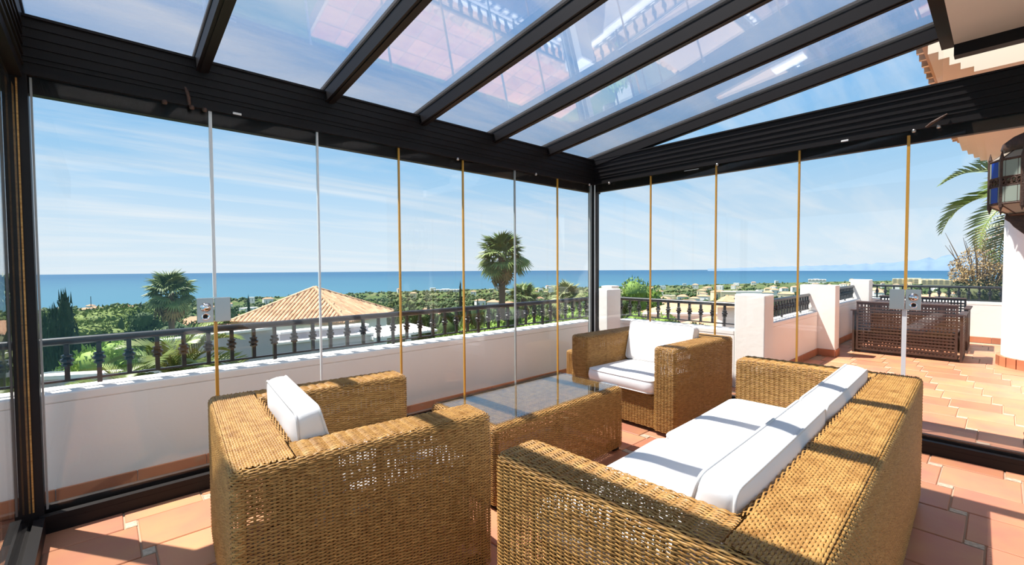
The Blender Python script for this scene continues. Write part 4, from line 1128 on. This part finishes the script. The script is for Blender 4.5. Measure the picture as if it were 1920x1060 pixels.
# ---- named planting near and middle distance
def at_ground(px, py, rng):
    p = sight(px, py, rng); return (p.x, p.y, ground(p.x, p.y)), p.z
def named_tree(px, pytop, rng, spread, me, label, name='tree', cat='tree', group=None):
    g_, zt_ = at_ground(px, pytop, rng); h = max(0.8, zt_ - g_[2]); tree(g_, h, spread, me, label, cat, group, name, rz=px * 0.37)
named_tree(120, 572, 29, 1.5, cyp, 'tall broad dark cypress, the biggest one beside the left glass post', 'cypress')
named_tree(98, 600, 27, 0.9, cyp, 'narrow dark cypress between the broad cypress and the left post', 'cypress')
named_tree(84, 610, 33, 0.95, cyp, 'cypress half hidden by the left glass post', 'cypress')
pines = ((150, 580, 62, 4.2), (190, 578, 66, 5.2), (232, 578, 60, 4.8), (262, 584, 58, 3.5), (205, 600, 52, 4.2), (165, 604, 50, 3.8))
for i, (px, py, r, sp) in enumerate(pines):
    named_tree(px, py, r, sp, pine_d, 'umbrella pine in the grove left of the shaggy palm, ' + ordinal(pines, i), 'pine_tree', 'tree', 'umbrella pine grove')
named_tree(296, 578, 44, 2.2, round_d, 'dark tree standing right behind the shaggy fan palm')
named_tree(270, 572, 70, 3.4, olive, 'brownish tree on the left side of the shaggy fan palm')
named_tree(196, 648, 20, 1.5, leaf_grey, 'grey-green rounded bush below the pine grove', 'bush', 'bush')
named_tree(238, 664, 21, 1.7, round_d, 'dark bush just behind the young date palm', 'bush', 'bush')
named_tree(163, 640, 34, 1.2, round_m, 'small green tree between cypresses and rounded bush')
roof_trees = ((405, 577, 60, 3.2), (448, 578, 70, 4.2), (486, 574, 80, 4.0), (520, 570, 85, 4.5), (545, 558, 90, 3.8), (470, 590, 60, 3.5), (505, 588, 66, 3.8))
for i, (px, py, r, sp) in enumerate(roof_trees):
    named_tree(px, py, r, sp, (round_m, round_d, round_b)[i % 3], 'leafy tree behind the left slope of the pyramid roof, ' + ordinal(roof_trees, i), 'tree', 'tree', 'trees behind the pyramid roof')
named_tree(466, 570, 45, 0.55, cyp, 'slim dark cypress left of the pyramid roof', 'cypress')
belt = ((640, 560, 120, 6), (668, 562, 130, 6), (700, 563, 140, 6.5), (730, 566, 120, 6), (770, 565, 110, 6))
for i, (px, py, r, sp) in enumerate(belt):
    named_tree(px, py, r, sp, (round_d, pine_d)[i % 2], 'tree in the dark belt right of the pyramid roof, ' + ordinal(belt, i), 'tree', 'tree', 'dark tree belt above the roof')
named_tree(775, 570, 48, 2.6, round_m, 'large round tree between the first two amber glass joints')
named_tree(745, 597, 40, 1.6, round_d, 'dark round tree behind the right corner of the pyramid roof')
named_tree(863, 540, 60, 0.7, cyp, 'thin dark cypress beside the second amber glass joint', 'cypress')
named_tree(806, 600, 38, 0.9, cyp, 'small cypress seen through the balusters', 'cypress')
named_tree(880, 585, 42, 1.0, cyp, 'dark column of cypress left of the tall palm', 'cypress')
bushes = ((840, 618, 17, 1.2), (868, 612, 18, 1.3), (905, 618, 14, 1.1), (935, 612, 15, 1.2), (968, 610, 15, 1.2), (1002, 606, 15, 1.2), (1035, 602, 16, 1.2), (1068, 598, 16, 1.2), (1095, 594, 16, 1.1), (985, 590, 22, 1.6), (1045, 588, 22, 1.6), (915, 596, 24, 1.5))
for i, (px, py, r, sp) in enumerate(bushes):
    named_tree(px, py, r, sp, (round_b, round_m)[i % 2], 'bright green bush behind the railing under the tall palm, ' + ordinal(bushes, i), 'bush', 'bush', 'bushes under the tall palm')
named_tree(1192, 529, 34, 2.1, round_b, 'big bright round tree right of the dark corner post')
named_tree(1172, 560, 24, 1.2, round_d, 'dark bush in front of the big bright round tree', 'bush', 'bush')
low_bushes = ((1252, 598, 13, 0.75), (1278, 603, 12, 0.6), (1222, 592, 14.5, 0.8), (1310, 607, 11.5, 0.5))
for i, (px, py, r, sp) in enumerate(low_bushes):
    named_tree(px, py, r, sp, (round_b, round_m)[i % 2], 'low green bush behind the short railing by the corner armchair, ' + ordinal(low_bushes, i), 'bush', 'bush', 'bushes behind the short railing')
gap_trees = ((1420, 556, 90, 5), (1490, 548, 120, 6), (1395, 560, 70, 4), (1460, 566, 60, 4), (1530, 552, 90, 5))
for i, (px, py, r, sp) in enumerate(gap_trees):
    named_tree(px, py, r, sp, (round_d, round_m)[i % 2], 'green tree seen over the railing between the terrace pillars, ' + ordinal(gap_trees, i), 'tree', 'tree', 'trees beyond the terrace pillars')
# dry feathery bush at the end of the terrace
g_ = Vector((13.4, 0.30, ground(13.4, 0.30)))
db = empty('dry_bush', g_, 0, label='dry tan feathery bush with a green base, left of the white column', cat='bush')
h0 = -g_.z
tan = leafy('flower_plumes', 'leaf_tan', [((0.0, 0.05, h0 + 1.30), (0.4, 0.30, 0.34)), ((0.1, -0.30, h0 + 1.5), (0.35, 0.35, 0.42)), ((-0.1, -0.15, h0 + 1.0), (0.4, 0.45, 0.3)), ((0, 0.32, h0 + 1.05), (0.3, 0.16, 0.16)), ((0, 0.42, h0 + 1.25), (0.1, 0.06, 0.10)), ((0, 0.02, h0 + 1.75), (0.15, 0.10, 0.26)), ((0, -0.30, h0 + 1.95), (0.15, 0.12, 0.2))], 7000, 0.026, 11, core=False)
link('flower_plumes', tan, db)
grn = leafy('foliage', 'leaf_olive', [((0.0, -0.05, h0 + 0.62), (0.6, 0.55, 0.36)), ((0, -0.4, h0 + 0.4), (0.6, 0.6, 0.45)), ((0, 0.3, h0 + 0.25), (0.5, 0.45, 0.3)), ((0, 0, h0 - 1.2), (0.6, 0.6, 1.6))], 6000, 0.045, 12)
link('foliage', grn, db)
br = MB(); rnd = random.Random(5)
for k in range(26):
    a = rnd.uniform(-0.62, 0.55); p0 = Vector((rnd.uniform(-.2, .2), 0, h0 + 0.2)); p1 = p0 + Vector((rnd.uniform(-.3, .3), a * 0.7, rnd.uniform(0.8, 1.3))); p2 = p1 + Vector((rnd.uniform(-.2, .2), a * 0.35, rnd.uniform(0.2, 0.6)))
    br.tube([p0, p1, p2], [0.02, 0.010, 0.003], 4)
br.build('branches', 'bark', db)

# ---- neighbouring house with a pyramid roof of barrel tiles
def barrel(L, r0, r1, m, n=5, th=0.02):
    vs = []
    for yy, rr in ((0, r0), (L, r1)):
        for ri in (rr, rr - th):
            for k in range(n + 1):
                a = PI * k / n; vs.append((ri * math.cos(a), yy, ri * math.sin(a) * 0.85))
    q = n + 1; fs = []
    for k in range(n):
        fs += [(k, k + 1, 2 * q + k + 1, 2 * q + k), (k + 1, k, q + k, q + k + 1)]
    return MB().add(vs, fs).mesh('tile', m, False)
house = empty('tiled_house', (9.8, 28.0, -9), 0, label='neighbouring house with a pyramid roof of tan barrel tiles, beyond the front railing', cat='house')
bpy.context.view_layer.update()
LC, FC, RC, BC = Vector((5.23, 28.5, -1.62)), Vector((9.64, 23.5, -1.62)), Vector((14.4, 27.5, -1.62)), Vector((10.0, 32.5, -1.62))
AP = Vector((9.55, 28.1, 0.06))
HO = Vector((9.8, 28.0, -9))
def HL(p): return Vector(p) - HO
MB().add([HL(LC), HL(FC), HL(RC), HL(BC), HL(AP), HL(LC) + Vector((0, 0, -.12)), HL(FC) + Vector((0, 0, -.12)), HL(RC) + Vector((0, 0, -.12)), HL(BC) + Vector((0, 0, -.12))],
         [(0, 1, 4), (1, 2, 4), (2, 3, 4), (3, 0, 4), (5, 6, 1, 0), (6, 7, 2, 1), (7, 8, 3, 2), (8, 5, 0, 3), (8, 7, 6, 5)]).build('roof', 'roof_tile', house)
roof_o = house.children[0]
bt = barrel(0.40, 0.105, 0.085, 'roof_tile')
stuffb = MB(); nt_ = 0
def tile_slope(A, B, top, limit):
    """rows of barrel tiles on the triangular slope A-B-top"""
    global nt_
    e = (B - A); Lx = e.length; ex = e.normalized(); mid = (top - A) - ex * (top - A).dot(ex); sl_ = mid.length; ey = mid.normalized(); ez = ex.cross(ey)
    if ez.z < 0: ez = -ez
    xa = (top - A).dot(ex); cols = int(Lx / 0.235); rot = Matrix((ex, ey, ez)).transposed()
    for c in range(cols):
        x = (c + 0.5) * Lx / cols; ymax = sl_ * (x / xa if x < xa else (Lx - x) / (Lx - xa)) - 0.12
        y = -0.06; k = 0
        while y < ymax:
            p = A + ex * x + ey * y + ez * (0.03 - 0.0)
            if nt_ < 298 and limit:
                o = link('tile', bt, roof_o, HL(p)); o.rotation_euler = (rot.to_3x3() @ Matrix.Rotation(math.radians(3.0), 3, 'X')).to_euler(); nt_ += 1
            else:
                vv = [HL(p + rot.to_3x3() @ v.co) for v in bt.vertices]; stuffb.add(vv, [tuple(f.vertices) for f in bt.polygons])
            y += 0.36; k += 1
tile_slope(LC, FC, AP, True); tile_slope(FC, RC, AP, True); tile_slope(RC, BC, AP, False); tile_slope(BC, LC, AP, False)
if stuffb.v: tag(stuffb.build('far_tile', 'roof_tile', roof_o), kind='stuff')
for A in (LC, FC, RC, BC):
    MB().tube([HL(A) + Vector((0, 0, .06)), HL(AP) + Vector((0, 0, .07))], 0.11, 8).build('ridge', 'roof_tile', roof_o, True)
cen = (LC + FC + RC + BC) / 4
ins = [cen + (p - cen) * 0.90 for p in (LC, FC, RC, BC)]
MB().hexa([HL(Vector((p.x, p.y, -8.5))) for p in ins] + [HL(Vector((p.x, p.y, -1.70))) for p in ins]).build('wall', 'white_far', house)
# garden walls and court in front of that house
def slabwall(A, B, zt_, zb_, th, label, m='wall_shade_grey', name='garden_wall', cop=True):
    A = Vector(A); B = Vector(B); d = (B - A).normalized(); n = Vector((-d.y, d.x, 0)) * th
    root = empty(name, (A.x, A.y, zb_), 0, label=label, cat='wall')
    o = Vector((A.x, A.y, zb_))
    MB().hexa([Vector((p.x, p.y, z)) - o for z in (zb_, zt_ - 0.08) for p in (A, B, B + n, A + n)]).build('wall_body', m, root)
    q = n * 0.25
    MB().hexa([Vector((p.x, p.y, z)) - o for z in (zt_ - 0.08, zt_) for p in (A - q, B - q, B + n + q, A + n + q)]).build('coping', 'white_far', root)
    return root
P_ = lambda px, r: sight(px, 600, r)
a = P_(300, 17.5); b = P_(516, 19.0); slabwall((a.x, a.y, 0), (b.x, b.y, 0), sight(440, 622, 18.3).z, -7.5, 0.25, 'long shaded white garden wall below the pyramid roof')
a = P_(516, 19.02); b = P_(700, 20.3); slabwall((a.x, a.y, 0), (b.x, b.y, 0), sight(600, 633, 19.7).z, -7.5, 0.25, 'white garden wall right of the long one, directly under the tiled eaves')
a = P_(524, 20.2); b = P_(690, 21.6); slabwall((a.x, a.y, 0), (b.x, b.y, 0), sight(600, 615, 20.9).z, -6.5, 0.4, 'cream sunlit terrace wall just under the pyramid roof eaves')
a = P_(60, 13.5); b = P_(285, 12.5); slabwall((a.x, a.y, 0), (b.x, b.y, 0), sight(200, 697, 13).z, -6, 0.22, 'low white boundary wall seen through the left balusters')
# glass fence beside the low wall
gf = empty('glass_fence', sight(100, 705, 12.0), 0, label='pale glass pool fence beside the left post, below the railing', cat='fence')
a = sight(82, 700, 12.0); b = sight(131, 696, 12.4); o = gf.location
MB().hexa([Vector((p.x, p.y, z)) - o for z in (-2.4, a.z) for p in (a, b, b + Vector((0, 0.03, 0)), a + Vector((0, .03, 0)))]).build('pane', 'table_glass', gf)
MB().tube([a - o, b - o], 0.015, 6).build('top_rail', 'pale_strip', gf)
# white ribbed canopy roof
cn = empty('canopy', sight(765, 625, 21), 0, label='flat white ribbed canopy right of the tiled house, behind the balusters', cat='canopy')
a, b = sight(700, 634, 20), sight(820, 630, 22); dn = (b - a); dn.z = 0; dn.normalize(); nn = Vector((-dn.y, dn.x, 0)); L_ = (b - a).length; o = cn.location
MB().hexa([a - o + dn * u + nn * v + Vector((0, 0, z + v * 0.06)) for z in (-0.10, 0.0) for u, v in ((0, 0), (L_, 0), (L_, 2.2), (0, 2.2))]).build('canopy_slab', 'white_far', cn)
rb = MB().hexa([dn * u + nn * v + Vector((0, 0, z + v * 0.06)) for z in (0.0, 0.04) for u, v in ((0, 0), (0.05, 0), (0.05, 2.2), (0, 2.2))]).mesh('rib', 'white_far')
for k in range(9): link('rib', rb, cn, a - o + dn * (k * L_ / 8.5))
MB().box(-0.1, 0.1, -0.1, 0.1, -5, -0.1).build('post', 'white_far', cn)

# ---- villas, blocks and hotels on the hillside
def villa(p, w, d, h, rz, roof_m, wall_m, label, group, name='villa', win=2, flat=False, cat='house'):
    root = empty(name, p, rz, label=label, cat=cat, group=group)
    MB().box(-w / 2, w / 2, -d / 2, d / 2, -8, h).build('wall', wall_m, root)
    e = 0.35
    if flat: MB().box(-w / 2 - .1, w / 2 + .1, -d / 2 - .1, d / 2 + .1, h, h + 0.5).build('roof', wall_m, root)
    else:
        rh = min(w, d) * 0.26; k = max(0, (w - d) / 2)
        MB().add([(-w / 2 - e, -d / 2 - e, h), (w / 2 + e, -d / 2 - e, h), (w / 2 + e, d / 2 + e, h), (-w / 2 - e, d / 2 + e, h), (-k, 0, h + rh), (k, 0, h + rh)],
                 [(0, 1, 5, 4), (1, 2, 5), (2, 3, 4, 5), (3, 0, 4), (3, 2, 1, 0)]).build('roof', roof_m, root)
    for i in range(win):
        x = -w / 2 + w * (i + 0.5) / win
        for yy in (-d / 2 - 0.03, ):
            MB().box(x - 0.6, x + 0.6, yy, yy + 0.05, h * 0.35, h * 0.78).build('window', 'window_far', root)
    return root
rnd = random.Random(21)
def face(p): return -math.atan2(p[0], p[1])
# near right house with chimney
g_, zt_ = at_ground(1290, 577, 24); base_z = g_[2]
vr = villa((g_[0], g_[1], base_z), 5.6, 5.0, zt_ - base_z - 0.9, face(g_) + 0.5, 'roof_tile', 'white_far', 'tan roofed house just beyond the short railing', None, 'tiled_house', 2)
p = sight(1348, 612, 19); p2_ = sight(1348, 583, 19)
r2_ = villa((p.x, p.y, ground(p.x, p.y)), 4.4, 3.6, p.z - ground(p.x, p.y) - 0.55, face(p) + 0.3, 'roof_tile', 'white_far', 'low tan tiled roof next to the grey-white pillar, with a chimney', None, 'tiled_house', 1)
ch = MB().box(-0.26, 0.26, -0.26, 0.26, 0, 1.0).build('chimney', 'stucco', r2_); ch.location = (0, -0.9, p2_.z - ground(p.x, p.y) - 0.75)
MB().add([(-.5, -.5, 1.0), (.5, -.5, 1.0), (.5, .5, 1.0), (-.5, .5, 1.0), (0, 0, 1.42)], [(0, 1, 4), (1, 2, 4), (2, 3, 4), (3, 0, 4), (3, 2, 1, 0)]).build('chimney_cap', 'roof_tile', ch)
g_, zt_ = at_ground(1275, 583, 21)
slabwall((g_[0] - 1.6, g_[1] + 1.0, 0), (g_[0] + 1.2, g_[1] - 1.6, 0), sight(1275, 591, 20).z, base_z - 2, 0.3, 'grey garden wall with a white coping in front of the tan roofed house')
def block(px, pytop, rng, w, d, wall_m, label, name, nf, nc, cat='building', rz=None, h=None):
    p = sight(px, pytop, rng); gz = ground(p.x, p.y); H = h or (p.z - gz)
    root = empty(name, (p.x, p.y, p.z - H), face(p) if rz is None else rz, label=label, cat=cat)
    MB().box(-w / 2, w / 2, -d / 2, d / 2, -5, H).build('wall', wall_m, root)
    MB().box(-w * 0.2, w * 0.1, -d * 0.3, d * 0.3, H, H + 2.5).build('roof_house', wall_m, root)
    fh = 3.0
    for f in range(nf):
        z = H - (f + 1) * fh + 0.6
        if z < 0: break
        MB().box(-w / 2 - 0.2, w / 2 + 0.2, -d / 2 - 1.2, -d / 2, z - 0.9, z).build('balcony', wall_m, root)
        for c in range(nc):
            x = -w / 2 + w * (c + 0.5) / nc
            MB().box(x - w / nc * 0.32, x + w / nc * 0.32, -d / 2 - 0.1, -d / 2 + 0.02, z + 0.1, z + 1.7).build('window', 'window_far', root)
block(838, 543, 1700, 96, 18, 'white_far', 'long white apartment block above the trees, between two amber glass joints', 'apartment_block', 9, 8)
block(777, 549, 1650, 34, 16, 'cream_far', 'small pale block left of the long white apartment block', 'apartment_block', 4, 4)
block(1718, 523, 2500, 150, 30, 'cream_far', 'yellow hotel left wing right of the steel lock, near the sea', 'hotel', 7, 9)
block(1762, 525, 2450, 120, 30, 'cream_far', 'yellow hotel right wing beside the dry bush', 'hotel', 6, 7, rz=-1.2)
block(1532, 524, 3300, 90, 40, 'white_far', 'white seaside building on the headland left of the tall pillar', 'seaside_building', 3, 5)
for i, (px, w) in enumerate(((1345, 14), (1372, 20), (1388, 16), (1402, 18), (1416, 14))):
    p = sight(px, 547, 620); villa((p.x, p.y, ground(p.x, p.y)), w, 10, p.z - ground(p.x, p.y), face(p), 'roof_far', 'white_far', 'white flat-roofed house in the row above the terrace railing, ' + ORD[i], 'row of white houses', 'villa', 3, True)
# pink houses and villas scattered through the trees
spots = [(365, 598, 75), (345, 604, 70), (384, 590, 90), (412, 602, 58), (620, 575, 230), (648, 570, 300), (672, 572, 260), (694, 574, 280), (666, 586, 150), (715, 582, 190), (800, 578, 180), (812, 582, 160), 
         (900, 560, 420), (925, 562, 380), (955, 565, 350), (1010, 556, 600), (1040, 560, 520), (1085, 556, 500), (300, 612, 60), (150, 648, 55), (100, 640, 80), (1225, 560, 300), (1245, 556, 420), (1262, 562, 260), (1302, 556, 480),
         (1280, 552, 620), (1320, 548, 760), (1440, 545, 700), (1452, 541, 900), (1470, 538, 1100), (1490, 536, 1200), (1510, 540, 800), (1535, 536, 1100), (1555, 533, 1400), (1582, 531, 1500), (1600, 534, 1200), (1655, 530, 1700), (1680, 532, 1500), (1650, 545, 600), (1760, 548, 420), (1800, 545, 520), (1735, 552, 330), (1840, 540, 700), (20, 600, 110), (10, 640, 60), (225, 590, 260), (180, 574, 700), (240, 572, 800), (120, 574, 700), (430, 585, 240), (1132, 545, 700)]
for i, (px, py, r) in enumerate(spots):
    p = sight(px, py, r); g0 = ground(p.x, p.y); w = rnd.uniform(8, 14) if r > 60 else rnd.uniform(5, 7); h = max(3.0, min(p.z - g0 - w * 0.2, 9.0))
    villa((p.x, p.y, max(g0, p.z - h - w * 0.2)), w, w * rnd.uniform(.6, .8), h, face(p) + rnd.uniform(-.5, .5), 'roof_far', 'white_far', 'small villa with a clay roof among the trees towards the sea', 'villas among the trees', 'villa', 2)
for i in range(110):
    b = rnd.uniform(-3, 88); r = math.exp(rnd.uniform(math.log(380), math.log(coast(b) * 0.93))); x, y, _ = polar(b, r)
    if (abs(b - 19) < 11 and r < 300) or (22 < b < 48 and r < 900): continue
    w = rnd.uniform(8, 15) * (1 + r / 3500); h = rnd.uniform(8, 12) * (1 + r / 4500); fl = rnd.random() < 0.45
    villa((x, y, ground(x, y)), w, w * rnd.uniform(.5, .8), h, face((x, y)) + rnd.uniform(-.6, .6), 'roof_far', 'white_far' if rnd.random() < .75 else 'cream_far', 'distant pale house among the trees on the coastal slope', 'distant houses on the coastal slope', 'villa', 2, fl)
# trees across the slope
far_me = []
for s_, m_ in ((1, 'leaf_dark'), (2, 'leaf_mid'), (3, 'leaf_olive'), (4, 'leaf_dark')):
    rs = np.random.RandomState(40 + s_); V = []; Q = []; n = 0
    for k in range(5):
        c = np.array([rs.uniform(-.55, .55), rs.uniform(-.55, .55), rs.uniform(0.35, 0.75)]); d = I1 * rs.uniform(0.32, 0.5) * rs.uniform(.8, 1.2, (len(I1), 1)) * np.array([1, 1, .7]) + c
        V.append(d); Q.append(F1 + n); n += len(d)
    t = rs.normal(size=(260, 3)); t[:, 2] = np.abs(t[:, 2]); t /= np.linalg.norm(t, axis=1)[:, None]; p = t * np.array([.85, .85, .55]) * rs.uniform(.8, 1.1, (260, 1)) + np.array([0, 0, .45]); b = rs.normal(size=(260, 3)) * 0.06; c2 = rs.normal(size=(260, 3)) * 0.09
    V.append(np.stack([p - b, p + b, p + c2], 1).reshape(-1, 3)); Q.append(np.arange(780).reshape(-1, 3) + n)
    far_me.append(np_mesh('tree', np.concatenate(V), np.concatenate(Q), m_, False))
rs = np.random.RandomState(77)
cnt = 0; bulk = {0: [], 1: [], 2: [], 3: []}
pts = []
while len(pts) < 5200:
    b = rs.uniform(-8, 97); r = math.exp(rs.uniform(math.log(48), math.log(coast(b) * 0.985)))
    if rs.uniform() > (r / 420) ** 0.55: continue
    x, y, _ = polar(b, r)
    if math.hypot(x - 9.8, y - 28) < 9: continue
    if abs(math.degrees(math.atan2(y, x)) - 0) < 0: continue
    pts.append((r, x, y))
pts.sort()
for i, (r, x, y) in enumerate(pts):
    k = rs.randint(4); sz = rs.uniform(2.2, 4.2) * (1 + min(r, 1500) / 1200); hh = rs.uniform(3.5, 7.0) * (1 + min(r, 1500) / 3000); z = ground(x, y)
    if i < 280:
        o = link('tree', far_me[k], None, (x, y, z - 0.4), (0, 0, rs.uniform(0, 6))); o.scale = (sz, sz, hh)
        tag(o, 'round green tree on the slope between the villas and the sea', 'tree', 'trees on the slope')
    else: bulk[k].append((x, y, z - 0.4, sz, hh, rs.uniform(0, 6)))
VV = []; FF = []; MI = []; off = 0
for k in range(4):
    me = far_me[k]; base_v = np.array([v.co[:] for v in me.vertices]); base_f = np.array([p.vertices[:] for p in me.polygons])
    nl = 5 * len(I1); nf = 5 * len(F1); base_v = base_v[:nl]; base_f = base_f[:nf]      # far ones keep the crown lumps
    A = np.array(bulk[k]); ca, sa = np.cos(A[:, 5]), np.sin(A[:, 5])
    X = base_v[None, :, 0] * A[:, 3:4]; Y = base_v[None, :, 1] * A[:, 3:4]; Z = base_v[None, :, 2] * A[:, 4:5]
    V = np.stack([X * ca[:, None] - Y * sa[:, None] + A[:, 0:1], X * sa[:, None] + Y * ca[:, None] + A[:, 1:2], Z + A[:, 2:3]], -1).reshape(-1, 3)
    Fq = (base_f[None] + (np.arange(len(A)) * nl)[:, None, None]).reshape(-1, 3) + off
    VV.append(V); FF.append(Fq); MI.append(np.full(len(Fq), k, np.int32)); off += len(V)
dm = np_mesh('distant_trees', np.concatenate(VV), np.concatenate(FF), far_me[0].materials[0].name, False)
for k in range(1, 4): dm.materials.append(far_me[k].materials[0])
mi = np.concatenate(MI)
if len(dm.polygons) == len(mi): dm.polygons.foreach_set('material_index', mi)
tag(link('distant_trees', dm), 'mass of distant trees covering the slope down to the shore', 'trees', kind='stuff')
# tiled eaves of the floor below, its lower terrace and planting (hidden by the parapet, mirrored in the roof glass)
bt2 = barrel(0.44, 0.11, 0.09, 'roof_tile')
def lower_roof(name, x0, x1, y0, y1, z0, z1, nr_):
    lr = tag(empty(name, (0, 0, z0)), kind=ST)
    MB().hexa([(x0, y0, -0.1), (x1, y0, -0.1), (x1, y1, z1 - z0 - 0.1), (x0, y1, z1 - z0 - 0.1), (x0, y0, 0), (x1, y0, 0), (x1, y1, z1 - z0), (x0, y1, z1 - z0)]).build('roof_bed', 'roof_tile', lr)
    sl_ = math.atan2(z0 - z1, y1 - y0); n = int((x1 - x0) / 0.245)
    for c in range(n):
        for k in range(nr_):
            y = y1 + 0.05 - (y1 - y0) / nr_ * k
            o = link('tile', bt2, lr, (x0 + (x1 - x0) * (c + 0.5) / n, y, z1 - z0 + (y1 - y) * math.tan(sl_) + 0.02)); o.rotation_euler = (-sl_ - 0.03, 0, PI)
lower_roof('roof_lower', 2.4, 6.3, 3.62, 4.62, -0.02, -0.36, 3)
lower_roof('roof_lower.001', 7.6, 13.0, 2.05, 4.4, -0.75, -1.5, 6)
lt_ = struct('floor_lower', MB().box(3.4, 11.5, 5.4, 8.9, -3.3, -3.0), 'grout')
tm2 = MB().box(0.006, 0.484, 0.006, 0.484, -3.0, -2.99).mesh('tile', 'terracotta')
for i in range(16):
    for j in range(7): link('tile', tm2, lt_, (3.45 + 0.5 * i, 5.4 + 0.5 * j, 0))
for k, (x, y, z, r) in enumerate(((9.4, 4.9, -3.0, 0.9), (8.6, 5.0, -3.0, 0.7))):
    tree((x, y, z), 1.7, r, round_b, 'leafy shrub on the lower terrace, seen mirrored in the roof glass', 'shrub', 'lower terrace shrubs', 'shrub')
# mast on the shore
p = sight(170, 556, 900); gz = ground(p.x, p.y)
tag(MB().tube([(p.x, p.y, gz), (p.x, p.y, p.z)], [0.6, 0.45], 6).build('mast', 'window_far'), 'slim dark mast standing against the sea, above the pine grove', 'mast')
# small white chimney block behind the corner pillar
p = sight(1144, 536, 9.0)
cb = empty('roof_vent', (p.x, p.y, -4), 0, label='small white vent block rising behind the corner pillar', cat='chimney')
MB().box(-0.10, 0.10, -0.10, 0.10, 0, p.z + 4 - 0.04).build('shaft', 'white_far', cb)
MB().box(-0.12, 0.12, -0.12, 0.12, p.z + 4 - 0.04, p.z + 4).build('cap', 'white_far', cb)
